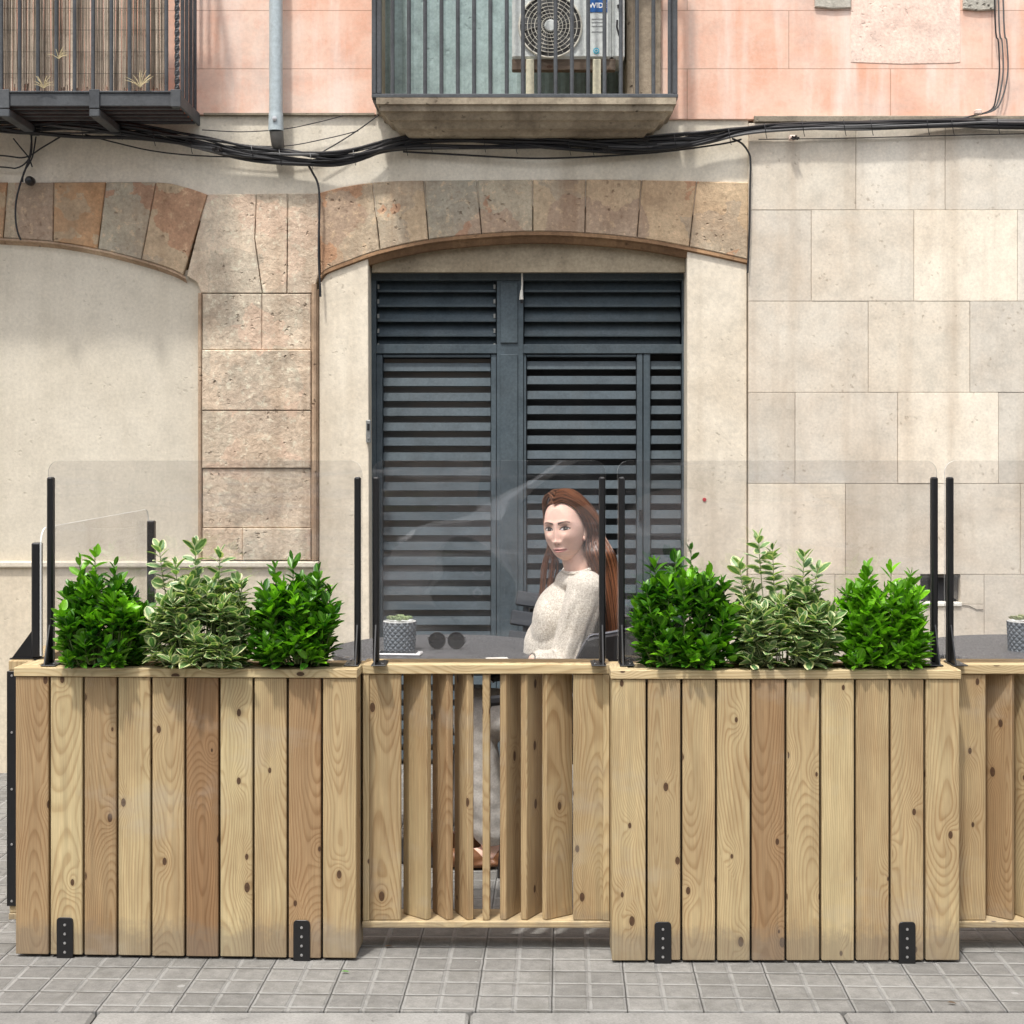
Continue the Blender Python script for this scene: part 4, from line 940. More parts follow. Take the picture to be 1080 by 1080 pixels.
def edge_mat():
    m = bpy.data.materials.new('acrylic_edge'); m.use_nodes = True; nt = m.node_tree; nt.nodes.clear()
    out = nt.nodes.new('ShaderNodeOutputMaterial'); tr = N(nt, 'ShaderNodeBsdfTransparent', {'Color': (.9, .92, .92, 1)}); df = N(nt, 'ShaderNodeBsdfDiffuse', {'Color': (.8, .82, .82, 1)})
    m2 = N(nt, 'ShaderNodeMixShader', {0: .62, 1: tr.outputs[0], 2: df.outputs[0]}); nt.links.new(m2.outputs[0], out.inputs[0]); return m
GLM, EDM = glass_mat(), edge_mat()
def pane(t, x0, x1, z0, z1, y, th=.005, r=.035, vert_axis_rot=None):
    pts = [(x0, z0), (x1, z0)] + [(x1 - r + r * math.cos(a), z1 - r + r * math.sin(a)) for a in [R(k * 11.25) for k in range(9)]] + [(x0 + r - r * math.sin(a), z1 - r + r * math.cos(a)) for a in [R(k * 11.25) for k in range(9)]]
    mb = MB(); mb.prism(pts, y - th / 2, y + th / 2); o = mb.build('glass_pane', [GLM, EDM], t, local=True)
    for i, p in enumerate(o.data.polygons): p.material_index = 0 if len(p.vertices) > 4 else 1
    return o
def bracket(t, x, y, z0, ztop, side):
    """upright bar with a triangular gusset towards -y and a small base plate"""
    mb = MB(); mb.box(x - .009, x + .009, y - .032, y - .004, z0 + .004, ztop, b=.004); o = mb.build('upright', BRK, t, local=True)
    mb = MB(); A = [(x - .002, y - .085, z0 + .004), (x - .002, y - .0325, z0 + .004), (x - .002, y - .0325, z0 + .115), (x + .002, y - .085, z0 + .004), (x + .002, y - .0325, z0 + .004), (x + .002, y - .0325, z0 + .115)]
    mb.add(A, [(0, 1, 2), (3, 5, 4), (0, 3, 4, 1), (1, 4, 5, 2), (0, 2, 5, 3)]); g_ = mb.build('gusset', BRK, None, local=True); g_.parent = o
    mb = MB(); a, b_ = (x - .009, x + .034) if side > 0 else (x - .034, x + .009); mb.box(a, b_, y - .090, y + .016, z0 + .0005, z0 + .004, b=.001); g_ = mb.build('base_plate', BRK, None, local=True); g_.parent = o
    for dy in (-.06, .01):
        mb = MB(); mb.lathe([(.004, 0), (.004, .002), (0, .0028)], (x + side * .022, y + dy, z0 + .004), 8); g_ = mb.build('bolt', SCREW, None, local=True); g_.parent = o
    return o
GY = 4.592
def screen(label, px0, px1, Yg, loc_rz=None, tilt=0.0, ztop=1.396, gtop=1.4445, sd=(1, -1)):
    s_ = FPX / Yg; x0 = (px0 - CX) / s_; x1 = (px1 - CX) / s_
    t = thing('glass_screen', label, 'glass screen', (x0, Yg, PH), 0, 'clear glass screens on the timber terrace boxes')
    pane(t, 0, x1 - x0, .012, gtop - PH, 0)
    bracket(t, .012, .004, 0.001, ztop - PH, sd[0]); bracket(t, x1 - x0 - .012, .004, 0.001, ztop - PH, sd[1])
    t.rotation_euler = (R(tilt), 0, 0)
    return t
screen('clear glass screen on the left planter behind its three shrubs', 51, 382, GY)
g_mid = screen('clear glass screen on the middle slatted panel in front of the woman', 393, 639, GY)
screen('clear glass screen on the right planter behind its three shrubs', 651, 988, GY)
screen('clear glass screen at the right edge above the second slatted panel', 996, 1257, GY)
GLM = glass_mat('side_acrylic', .12)
t = thing('glass_screen', 'lower glass screen on the side fence running back from the left edge', 'glass screen', (-1.447, SY0 + .02, PH), R(90), 'clear glass screens on the timber terrace boxes')
pane(t, 0, SY1 - SY0 - .04, .012, 1.24 - PH, 0, r=.05)
def bracket2(t, x, ztop, ya=.003, yb=.030):
    mb = MB(); mb.box(x - .016, x + .016, ya, yb, .004, ztop, b=.004); o = mb.build('upright', BRK, t, local=True)
    mb = MB(); A = [(x - .002, .030, .004), (x - .002, .092, .004), (x - .002, .030, .088), (x + .002, .030, .004), (x + .002, .092, .004), (x + .002, .030, .088)]
    mb.add(A, [(0, 1, 2), (3, 5, 4), (0, 3, 4, 1), (1, 4, 5, 2), (0, 2, 5, 3)], ); g_ = mb.build('gusset', BRK, None, local=True, recalc=True); g_.parent = o
    mb = MB(); mb.box(x - .016, x + .02, .003, .095, .0005, .004); g_ = mb.build('base_plate', BRK, None, local=True); g_.parent = o
bracket2(t, .02, 1.196 - PH); bracket2(t, SY1 - SY0 - .07, 1.196 - PH, -.033, -.004)

# ================================================================== SHRUBS
def leaf_mat(name, dark, light, variegated=False):
    m, nt, p = newmat(name)
    uv = N(nt, 'ShaderNodeUVMap', uv_map='UVMap').outputs[0]; s = N(nt, 'ShaderNodeSeparateXYZ', {'Vector': uv}); u, v = s.outputs[0], s.outputs[1]
    at = N(nt, 'ShaderNodeAttribute', attribute_name='tint'); sp = N(nt, 'ShaderNodeSeparateColor', {'Color': at.outputs['Color']})
    c = mix(nt, sp.outputs[0], dark, light)
    au = M_(nt, 'ABSOLUTE', u)
    nz = noise(nt, geo_coords(nt), 90, 3)
    c = mix(nt, 1.0, c, ramp(nt, nz, [(.3, .8), (.7, 1.2)]), 'MULTIPLY')
    if variegated:
        vv = M_(nt, 'POWER', M_(nt, 'ABSOLUTE', M_(nt, 'MULTIPLY_ADD', v, 2.0, -1.0)), 5.0)
        e = M_(nt, 'MAXIMUM', au, vv); e = M_(nt, 'ADD', e, M_(nt, 'MULTIPLY', M_(nt, 'SUBTRACT', nz, .5), .5))
        c = mix(nt, ramp(nt, e, [(.54, 0), (.66, 1)]), c, mix(nt, sp.outputs[1], srgb(196, 206, 168), srgb(214, 212, 160)))
    mid = ramp(nt, au, [(0, 1), (.10, 0)])
    c = mix(nt, M_(nt, 'MULTIPLY', mid, .35), c, tuple(min(1, x * 2.2 + .03) for x in light))
    nt.links.new(c, p.inputs['Base Color']); p.inputs['Roughness'].default_value = .34 if not variegated else .45; p.inputs['Specular IOR Level'].default_value = .5
    tl = N(nt, 'ShaderNodeBsdfTranslucent', {'Color': mix(nt, 1.0, c, (1.3, 1.6, .5), 'MULTIPLY')})
    mx = N(nt, 'ShaderNodeMixShader', {0: .22, 1: p.outputs[0], 2: tl.outputs[0]}); nt.links.new(mx.outputs[0], nt.nodes['Material Output'].inputs[0])
    return m
LFA = leaf_mat('glossy_leaf', (.018, .095, .008), (.21, .50, .02)); LFB = leaf_mat('variegated_leaf', (.05, .15, .04), (.20, .33, .12), True)
STEM = plain('green_stem', (.09, .13, .035), .6); STEMB = plain('pale_stem', (.20, .24, .11), .6)
def leaf_template(wid, cup, droop):
    st = [(0, .08), (.22, .72), (.5, 1.0), (.76, .78), (.93, .34), (1.0, .0)]
    V = []; UV = []
    for (t_, w_) in st:
        z = -droop * t_ * t_
        V += [(-w_ * wid / 2, t_, z + cup * w_), (0, t_, z), (w_ * wid / 2, t_, z + cup * w_)]; UV += [(-1 if w_ > 0 else -.9, t_), (0, t_), (1 if w_ > 0 else .9, t_)]
    F = []
    for i in range(len(st) - 1):
        for k in (0, 1): a = i * 3 + k; F.append((a, a + 1, a + 4, a + 3))
    return np.array(V), np.array(UV), F
def shrub(label, px0, px1, pytop, kind, seed, base, extra=(), boost=0.0):
    rg = np.random.default_rng(seed); Yc = GY - .078; s_ = FPX / Yc
    xc = ((px0 + px1) / 2 - CX) / s_; rx = (px1 - px0) / 2 / s_ * 1.04; ztop = CH - (pytop - CY) / s_; zb_ = PH - .05
    t = thing('shrub', label, 'shrub', (xc, Yc, zb_), group='shrubs in the planters')
    zc_ = zb_ + (ztop - zb_) * .45; rz = ztop - zc_; ry = .085
    Lf = (.055, .0255) if kind == 'A' else (.055, .0315)
    T = [leaf_template(Lf[1] / Lf[0], .10 if kind == 'A' else .06, dr) for dr in ((.02, .10, .22) if kind == 'A' else (.0, .15, .30))]
    ms = MB(); LV = []; LF = []; LU = []; LT = []; nb = 0
    nst = 112 if kind == 'A' else 92
    def leaf(pos, d, size, tn):
        nonlocal nb
        V, UV, F = T[rg.integers(3)]
        d = d / np.linalg.norm(d); up = np.array([0, 0, 1.0]) + rg.normal(0, .35, 3); sx = np.cross(d, up); sx /= np.linalg.norm(sx) + 1e-9; nz_ = np.cross(sx, d)
        W_ = pos + size * (V[:, :1] * sx + V[:, 1:2] * d + V[:, 2:3] * nz_)
        W_[:, 1] = np.minimum(W_[:, 1], GY - .008)
        lowm = W_[:, 2] < PH + .004; W_[lowm, 1] = np.clip(W_[lowm, 1], y_in0, GY - .012)
        LV.append(W_); LF.extend([tuple(nb + k for k in f) for f in F]); LU.append(UV); LT.append(tn); nb += len(V)
    y_in0 = base + .054
    stems = []
    for i in range(nst):
        while True:
            dv = rg.normal(0, 1, 3); dv /= np.linalg.norm(dv)
            if dv[2] > -.55: break
        rr = rg.uniform(.45, 1.0) ** .6
        dv = np.sign(dv) * np.abs(dv) ** .78; dv[1] = np.clip(dv[1], -.9, .9)
        p = np.array([xc + rx * dv[0] * rr * .94, Yc - .01 + ry * dv[1] * rr, zc_ + rz * dv[2] * rr * .93 * (1 if dv[2] > 0 else .9)])
        p[0] += rg.normal(0, .004)
        stems.append((p, rr))
    for (ex, ey) in extra:
        q = P(ex, ey, Yc - .01); stems.append((np.array(q), 1.25))
    for (p, rr) in stems:
        if p[2] < PH + .01: p[2] = PH + rg.uniform(0, .03)
        b0 = np.array([xc + (p[0] - xc) * .35, Yc + (p[1] - Yc) * .4, zb_]); mdl = np.array([xc + (p[0] - xc) * .85, Yc + (p[1] - Yc) * .9, zb_ + (p[2] - zb_) * .5])
        K = 14; pts = []
        for k in range(K + 1):
            a = k / K; pts.append((1 - a) ** 2 * b0 + 2 * a * (1 - a) * mdl + a * a * p)
        pts = [np.array([q[0], min(q[1], GY - .012) if q[2] > PH + .01 else min(max(q[1], y_in0 + .004), GY - .014), q[2]]) for q in pts]
        ms.tube([tuple(q) for q in pts], [.0026, .0012], 4)
        length = sum(np.linalg.norm(pts[k + 1] - pts[k]) for k in range(K))
        young = rg.random() < (.30 if kind == 'A' else .25)
        sp = .0125 if kind == 'A' else .016
        nl = int(rg.integers(8, 13)) if kind == 'A' else int(rg.integers(6, 10))
        if rr > 1.1: nl = 9; sp = .020
        ang = rg.uniform(0, 6.28)
        for j in range(nl):
            dd = (j * sp * .75) / max(length, .05); a = max(.05, 1 - dd); f = a * K; k = min(int(f), K - 1); q = pts[k] + (pts[k + 1] - pts[k]) * (f - k)
            tg = pts[min(k + 1, K)] - pts[max(k - 1, 0)]; tg = tg / (np.linalg.norm(tg) + 1e-9)
            tg = tg * .7 + np.array([0, 0, .5]); tg /= np.linalg.norm(tg)
            sd_ = np.cross(tg, [0.3, .8, .1]); sd_ /= np.linalg.norm(sd_); fw = np.cross(tg, sd_)
            for m_ in ((0, math.pi) if kind == 'B' or rg.random() < .6 else (0,)):
                an = ang + m_; sprd = (.35 + .6 * min(1, j / 3)) if kind == 'A' else (.45 + .75 * min(1, j / 3))
                d = tg * math.cos(sprd) + (sd_ * math.cos(an) + fw * math.sin(an)) * math.sin(sprd) + rg.normal(0, .08, 3)
                size = Lf[0] * rg.uniform(.72, 1.12) * (.62 if j == 0 else 1.0) * (.85 if kind == 'A' else .95)
                light = (rg.uniform(.55, 1.0) if young and j < 5 else rg.uniform(0, .42)) if kind == 'A' else rg.uniform(.0, 1.0)
                leaf(q, d, size, (min(1, light + boost), rg.random(), rg.random()))
            ang += 1.57 if kind == 'B' else 2.4
    V = np.concatenate(LV); me = bpy.data.meshes.new('foliage'); off = np.array([xc, Yc, zb_])
    me.from_pydata((V - off).tolist(), [], LF)
    U = np.concatenate(LU); li = np.empty(len(me.loops), np.int32); me.loops.foreach_get('vertex_index', li)
    ul = me.uv_layers.new(name='UVMap'); ul.data.foreach_set('uv', U[li].astype(np.float32).ravel())
    tn = np.repeat(np.array(LT), len(T[0][0]), axis=0)[li]; tn = np.concatenate([tn, np.ones((len(tn), 1))], 1).astype(np.float32)
    ca = me.color_attributes.new('tint', 'FLOAT_COLOR', 'CORNER'); ca.data.foreach_set('color', tn.ravel())
    me.polygons.foreach_set('use_smooth', [True] * len(me.polygons)); me.update(); me.materials.append(LFA if kind == 'A' else LFB)
    o = bpy.data.objects.new('foliage', me); col.objects.link(o); o.parent = t
    ms.build('stems', STEM if kind == 'A' else STEMB, t)
    return t
b1 = (yl + yr) / 2; b2 = y2
shrub('dark green glossy shrub at the left end of the left planter', 60, 156, 600, 'A', 11, b1, [(100, 583), (84, 592), (121, 597)])
shrub('white edged variegated shrub in the middle of the left planter', 158, 272, 602, 'B', 12, b1, [(168, 578), (206, 576), (232, 584), (252, 612), (185, 596)])
shrub('dark green glossy shrub at the right end of the left planter', 264, 359, 604, 'A', 13, b1, [(309, 590), (336, 602), (290, 600)])
shrub('dark green glossy shrub at the left end of the right planter', 668, 774, 590, 'A', 14, b2, [(729, 580), (712, 588), (690, 594)])
shrub('white edged variegated shrub in the middle of the right planter', 768, 886, 610, 'B', 15, b2, [(800, 568), (848, 588), (780, 596), (815, 580), (862, 600)])
shrub('bright green glossy shrub at the right end of the right planter', 880, 978, 600, 'A', 16, b2, [(915, 598), (940, 600), (960, 606)], boost=.30)
# fallen leaves on the paving
LG = plain('fallen_leaf_green', (.08, .22, .03), .6); LBn = plain('fallen_leaf_brown', (.10, .06, .03), .8)
def gp_(px, py): Yg = FPX * CH / (py - CY); return Vector(((px - CX) * Yg / FPX, Yg, .004))
for (px, py, m_, lb) in ((364, 1027, LG, 'small green leaf fallen on the paving by the left planter corner'), (1004, 1060, LBn, 'small brown leaf fallen on the paving at the lower right'), (410, 1000, LBn, 'dark brown leaf scrap under the slatted panel')):
    c = gp_(px, py); mb = MB(); V, UV, F = leaf_template(.42, .12, .1); a = random.uniform(-.3, .3)
    mb.add([(c.x + (v[1] - .5) * .024 * math.cos(a) - v[0] * .024 * math.sin(a), c.y + (v[1] - .5) * .024 * math.sin(a) + v[0] * .024 * math.cos(a), .0065 + v[2] * .02) for v in V], F)
    tag(mb.build('fallen_leaf', m_), lb, 'leaf')
# ================================================================== TABLES AND TABLETOP THINGS
def granite():
    m, nt, p = newmat('speckled_tabletop'); g = geo_coords(nt)
    n1 = noise(nt, g, 130, 4, .75); n2 = noise(nt, g, 30, 4, .6)
    c = mix(nt, ramp(nt, n1, [(.42, 0), (.60, 1)]), (.026, .027, .031), (.17, .17, .175)); c = mix(nt, 1.0, c, ramp(nt, n2, [(.3, .8), (.7, 1.15)]), 'MULTIPLY')
    nt.links.new(c, p.inputs['Base Color']); p.inputs['Roughness'].default_value = .55; p.inputs['Specular IOR Level'].default_value = .3; return m
TT = granite()
def cafe_table(label, cx, cy):
    t = thing('cafe_table', label, 'table', (cx, cy, 0), group='round cafe tables behind the planters')
    mb = MB(); mb.lathe([(0, .715), (.405, .715), (.410, .720), (.410, .740), (.405, .745), (0, .745)], (0, 0, 0), 72); mb.build('tabletop', TT, t, local=True)
    mb = MB(); mb.lathe([(0, .02), (.03, .02), (.03, .70), (.09, .705), (.09, .714), (0, .714)], (0, 0, 0), 24); mb.build('column', BLACK, t, local=True)
    mb = MB(); mb.lathe([(0, .001), (.22, .001), (.22, .010), (.04, .022), (0, .022)], (0, 0, 0), 40); mb.build('base', BLACK, t, local=True)
    return t
TX, TY = -.282, 5.66
cafe_table('round grey speckled cafe table in front of the woman', TX, TY)
cafe_table('round grey speckled cafe table at the right edge of the photo', 1.875, 5.66)
def pot_mat():
    m, nt, p = newmat('grey_glaze'); p.inputs['Base Color'].default_value = (.115, .135, .155, 1); p.inputs['Roughness'].default_value = .5; return m
POT = pot_mat(); RIM = plain('pot_rim_white', (.72, .73, .72), .4)
SUC = masonry('succulent_skin', (.16, .28, .12), (.30, .38, .20), (.42, .26, .18), var=.5, rough=.5, streak=0, pits=0, bumpk=0)
def succulent(label, px, seed):
    rg = random.Random(seed); Yp = 5.60; c = Vector(((px - CX) / (FPX / Yp), Yp, .7455))
    t = thing('potted_succulent', label, 'potted plant', c, group='small potted succulents on the cafe tables')
    mb = MB(); H = .104; nr = 42; na = 144; r0, r1 = .053, .0575
    for j in range(nr):       # triangular relief
        pass
    vs = []; fs = []
    for j in range(nr + 1):
        z = H * j / nr; r = r0 + (r1 - r0) * j / nr
        for k in range(na):
            a = 2 * math.pi * k / na; u_ = k / na * 16; v_ = j / nr * 5; dd_ = min(abs((u_ + v_) % 1 - .5), abs((u_ - v_) % 1 - .5)); rr = r + .0042 * min(1, dd_ / .30)
            vs.append((rr * math.cos(a), rr * math.sin(a), z))
    for j in range(nr):
        for k in range(na):
            k2 = (k + 1) % na; a, b_, c_, d = j * na + k, j * na + k2, (j + 1) * na + k, (j + 1) * na + k2
            if j % 2 == 0: fs += [(a, b_, c_), (b_, d, c_)]
            else: fs += [(a, b_, d), (a, d, c_)]
    fs.append(tuple(reversed(range(na))))
    mb.add(vs, fs); pot = mb.build('pot', POT, t, local=True)
    mb = MB(); mb.lathe([(.0585, H - .003), (.0592, H + .002), (.056, H + .003), (.052, H - .004)], (0, 0, 0), 32); rm = mb.build('pot_rim', RIM, None, local=True, smooth=True); rm.parent = pot
    mb = MB(); mb.lathe([(.053, H - .006), (0, H - .004)], (0, 0, 0), 24); mb.build('soil', SOIL, t, local=True)
    mb = MB()
    for (cx, cy, s_) in ((-.026, -.012, 1), (.022, -.018, 1.0), (.0, .022, 1.1), (.032, .015, .8), (-.034, .018, .8), (0, -.034, .75), (.004, -.004, 1.05)):
        for ring_ in range(3):
            for k in range(7):
                a = 2 * math.pi * (k + .5 * ring_) / 7; l = .023 * s_ * (1 - .20 * ring_); el = (.35, .8, 1.25)[ring_]
                d = Vector((math.cos(a) * math.cos(el), math.sin(a) * math.cos(el), math.sin(el))); b0 = Vector((cx, cy, H + .008))
                mb.tube([b0, b0 + d * l * .35, b0 + d * l * .75, b0 + d * l], [.002, .0052 * s_, .0056 * s_, .0008][0:1] * 1 if False else .004 * s_, 5, tint=(rg.random(), rg.random(), 0)) if False else mb.add(*leafblob(b0, d, l, .0060 * s_), None, (rg.random(), rg.random(), 0))
    mb.build('succulent_leaves', SUC, t, local=True, smooth=True)
    return t
def leafblob(b0, d, l, w_):
    up = d.orthogonal().normalized(); sx = d.cross(up); vs = []; fs = []
    for (t_, r_) in ((0, .35), (.35, 1.0), (.7, .95), (.9, .5), (1.0, .08)):
        for k in range(6): a = k * math.pi / 3; vs.append(b0 + d * (l * t_) + (sx * math.cos(a) + up * math.sin(a) * .5) * w_ * r_)
    for i in range(4):
        for k in range(6): k2 = (k + 1) % 6; fs.append((i * 6 + k, i * 6 + k2, i * 6 + 6 + k2, i * 6 + 6 + k))
    fs.append((24, 25, 26, 27, 28, 29)); return vs, fs
succulent('small succulent in a grey patterned pot on the left cafe table', 421.5, 1)
succulent('small succulent in a grey patterned pot at the right edge of the photo', 1080, 2)
# tablet / phone with white frame
t = thing('tablet', 'white framed tablet lying flat on the left cafe table before the pot', 'tablet', (-.437, 5.485, .7455), R(-5))
mb = MB(); mb.box(-.084, .084, -.038, .038, .0005, .0085, b=.003); mb.build('body', plain('tablet_white', (.78, .78, .78), .3), t, local=True)
mb = MB(); mb.box(-.068, .068, -.031, .031, .0086, .0092); mb.build('screen', plain('tablet_screen', (.02, .021, .024), .08), t, local=True)
# sunglasses
t = thing('sunglasses', 'pair of round dark sunglasses standing on the left cafe table', 'sunglasses', (-.272, 5.62, .7455))
LENS = plain('lens_dark', (.012, .012, .014), .08); FRM = plain('frame_dark', (.02, .018, .018), .3)
for sx_ in (-1, 1):
    c = (sx_ * .0345, 0, .0325)
    mb = MB(); mb.lathe([(0, -.003), (.018, -.0022), (.0285, 0), (.0285, .0012), (0, .0004)], c, 32, axis='y'); mb.build('lens', LENS, t, local=True, smooth=True)
    mb = MB(); mb.tube([(c[0] + .030 * math.cos(2 * math.pi * k / 28), 0, c[2] + .030 * math.sin(2 * math.pi * k / 28)) for k in range(29)], .0016, 6, cap=False); mb.build('rim', FRM, t, local=True, smooth=True)
    mb = MB(); mb.tube([(sx_ * .064, 0, .043), (sx_ * .069, .008, .042), (sx_ * .067, .07, .022), (sx_ * .058, .12, .003)], .0015, 5, smooth=3); mb.build('temple', FRM, t, local=True)
mb = MB(); mb.tube([(-.007, 0, .040), (0, -.003, .043), (.007, 0, .040)], .0014, 5, smooth=3); mb.build('bridge', FRM, t, local=True)
# napkin
t = thing('paper_napkin', 'white folded paper napkin at the near edge of the left table', 'napkin', (-.075, 5.36, .7455)); mb = MB(); mb.box(-.045, .03, -.03, .03, 0.0005, .004, b=.001, xf=Matrix.Rotation(R(12), 4, 'Z')); mb.build('paper', WHITEC, t, local=True)

# ================================================================== CHAIRS
CHB = plain('chair_black', (.016, .016, .018), .33)
CHG = plain('chair_charcoal', (.030, .035, .043), .5)
t = thing('armchair', 'black armchair with rounded shell back in which the woman sits', 'chair', (.22, 5.57, 0))
mb = MB(); vs = []; fs = []; nphi = 40
def shell_top(ph): a = abs(ph); return .855 - (0 if a < 88 else min(.22, (a - 88) * .0075)) - .00001 * a * a * .3
for i in range(nphi + 1):
    ph = -118 + 236 * i / nphi; c_, s_ = math.cos(R(ph)), math.sin(R(ph)); zt_ = shell_top(ph)
    for (dr, z) in ((0, .50), (0, zt_ - .01), (.012, zt_), (.024, zt_ - .01), (.024, .50)):
        lean = (z - .5) * .06; vs.append((( .19 + dr + lean) * c_, (.255 + dr) * s_, z))
for i in range(nphi):
    for k in range(5): k2 = (k + 1) % 5; fs.append((i * 5 + k, i * 5 + k2, (i + 1) * 5 + k2, (i + 1) * 5 + k))
fs += [(4, 3, 2, 1, 0), tuple(nphi * 5 + k for k in range(5))]
mb.add(vs, fs); mb.build('backrest', CHB, t, local=True, smooth=False, recalc=True)
mb = MB(); mb.tube([((.202 + .0215) * math.cos(R(ph)), .267 * math.sin(R(ph)), shell_top(ph) + .002) for ph in range(-110, 111, 6)], .005, 8, smooth=2); mb.build('chrome_rim', plain('rim_grey', (.25, .25, .27), .2, .6), t, local=True)
mb = MB(); mb.box(-.27, .20, -.235, .235, .385, .425, b=.012); mb.build('seat', CHB, t, local=True)
for s_ in (-1, 1):
    mb = MB(); mb.tube([(-.34, s_ * .27, .60), (-.30, s_ * .275, .615), (-.05, s_ * .275, .62), (.08, s_ * .27, .63)], .019, 8, smooth=4); mb.build('armrest', CHB, t, local=True, smooth=True)
    mb = MB(); mb.tube([(-.29, s_ * .25, 0.001), (-.27, s_ * .262, .40), (-.28, s_ * .272, .605)], .013, 8, smooth=3); mb.build('leg', CHB, t, local=True, smooth=True)
    mb = MB(); mb.tube([(.24, s_ * .22, 0.001), (.17, s_ * .22, .42), (.14, s_ * .23, .60)], .013, 8, smooth=3); mb.build('leg', CHB, t, local=True, smooth=True)
t = thing('slatted_chair', 'charcoal slatted chair standing behind the left cafe table', 'chair', (.20, 6.25, 0), R(-10))
for i, (z0_, y0_, w_) in enumerate(((.640, .0, .262), (.722, .012, .255), (.802, .03, .235))):
    M = Matrix.Translation((0, y0_ + .02, z0_ + .03)) @ Matrix.Rotation(R(7), 4, 'Y') @ Matrix.Rotation(R(-14), 4, 'X'); mb = MB(); mb.box(-w_, w_, -.009, .009, -.031, .031, b=.006, xf=M); mb.build('back_slat', CHG, t, local=True)
for s_ in (-1, 1):
    mb = MB(); mb.tube([(s_ * .20, -.02, .0), (s_ * .20, .0, .44), (s_ * .19, .07, .86)], .013, 8, smooth=3); mb.build('leg', CHG, t, local=True, smooth=True)
    mb = MB(); mb.tube([(s_ * .20, -.42, .0), (s_ * .20, -.40, .44)], .013, 8); mb.build('leg', CHG, t, local=True, smooth=True)
for k in range(5): mb = MB(); mb.box(-.21, .21, -.42 + k * .083, -.42 + k * .083 + .07, .44, .458, b=.005); mb.build('seat_slat', CHG, t, local=True)

# ================================================================== THE WOMAN
from mathutils import noise as mnoise
def capsule(mb, p0, p1, r0, r1, n=20):
    p0, p1 = Vector(p0), Vector(p1); d = (p1 - p0).normalized(); L = (p1 - p0).length
    up = d.orthogonal().normalized(); sx = d.cross(up); pr = []
    for a in (-85, -60, -35, -12): pr.append((math.sin(R(a)) * r0, math.cos(R(a)) * r0))
    for t_ in (0, .25, .5, .75, 1): pr.append((L * t_, r0 + (r1 - r0) * t_))
    for a in (12, 35, 60, 85): pr.append((L + math.sin(R(a)) * r1, math.cos(R(a)) * r1))
    vs = []; fs = []; m = len(pr)
    for (h, r) in pr:
        for k in range(n): a = 2 * math.pi * k / n; vs.append(p0 + d * h + (sx * math.cos(a) + up * math.sin(a)) * r)
    for i in range(m - 1):
        for k in range(n): k2 = (k + 1) % n; fs.append((i * n + k, i * n + k2, (i + 1) * n + k2, (i + 1) * n + k))
    fs += [tuple(reversed(range(n))), tuple(range((m - 1) * n, m * n))]; mb.add(vs, fs)
def ellipsoid(mb, c, r, rot=(0, 0, 0), n=24):
    M = Matrix.Translation(c) @ Euler([R(a) for a in rot]).to_matrix().to_4x4(); vs = []; fs = []; m = 14
    for i in range(m + 1):
        th = math.pi * (i + .15) / (m + .3)
        for k in range(n): a = 2 * math.pi * k / n; vs.append((r[0] * math.sin(th) * math.cos(a), r[1] * math.sin(th) * math.sin(a), r[2] * math.cos(th)))
    for i in range(m):
        for k in range(n): k2 = (k + 1) % n; fs.append((i * n + k, (i + 1) * n + k, (i + 1) * n + k2, i * n + k2))
    fs += [tuple(range(n)), tuple(reversed(range(m * n, (m + 1) * n)))]; mb.add(vs, fs, xf=M)
def remesh(mb, voxel, smooth_it):
    o = mb.build('tmp', [], None, recalc=True)
    md = o.modifiers.new('r', 'REMESH'); md.mode = 'VOXEL'; md.voxel_size = voxel; md.use_smooth_shade = True
    if smooth_it: ms = o.modifiers.new('s', 'SMOOTH'); ms.iterations = smooth_it; ms.factor = .5
    dg = bpy.context.evaluated_depsgraph_get(); me = bpy.data.meshes.new_from_object(o.evaluated_get(dg))
    bpy.data.objects.remove(o, do_unlink=True)
    V = np.empty(len(me.vertices) * 3); me.vertices.foreach_get('co', V); V = V.reshape(-1, 3)
    Nn = np.empty(len(me.vertices) * 3); me.vertices.foreach_get('normal', Nn); Nn = Nn.reshape(-1, 3)
    F = [tuple(p.vertices) for p in me.polygons]; bpy.data.meshes.remove(me); return V, Nn, F
def mesh_obj(name, V, F, mat, parent, colr=None):
    me = bpy.data.meshes.new(name); off = parent.location if parent else Vector((0, 0, 0)); me.from_pydata((np.asarray(V) - np.array(off)).tolist(), [], F)
    if colr is not None:
        ca = me.color_attributes.new('tint', 'FLOAT_COLOR', 'POINT'); c4 = np.concatenate([colr, np.ones((len(colr), 1))], 1).astype(np.float32); ca.data.foreach_set('color', c4.ravel())
    me.polygons.foreach_set('use_smooth', [True] * len(me.polygons)); me.update(); me.materials.append(mat)
    o = bpy.data.objects.new(name, me); col.objects.link(o); o.parent = parent; return o
# skin : colour attribute carries lips, brows, eyes
skm, nt, p = newmat('skin'); at = N(nt, 'ShaderNodeAttribute', attribute_name='tint'); g = geo_coords(nt)
c = mix(nt, 1.0, at.outputs['Color'], ramp(nt, noise(nt, g, 160, 3, .6), [(.3, .93), (.7, 1.05)]), 'MULTIPLY')
nt.links.new(c, p.inputs['Base Color']); p.inputs['Roughness'].default_value = .55; p.inputs['Specular IOR Level'].default_value = .22
p.inputs['Subsurface Weight'].default_value = .12; p.inputs['Subsurface Radius'].default_value = (.012, .004, .002); p.inputs['Subsurface Scale'].default_value = .6
bump(nt, p, noise(nt, g, 500, 3, .6), .12, .0006)
SK = np.array([.80, .53, .43])
woman = thing('person', 'woman with long auburn hair in a cream sweater seated at the table, face towards viewer', 'person', (.22, 5.55, .42))
HC = np.array([.156, 5.50, 1.197]); YAW = 25.0; ROLL = 4.0; PITCH = 1.0
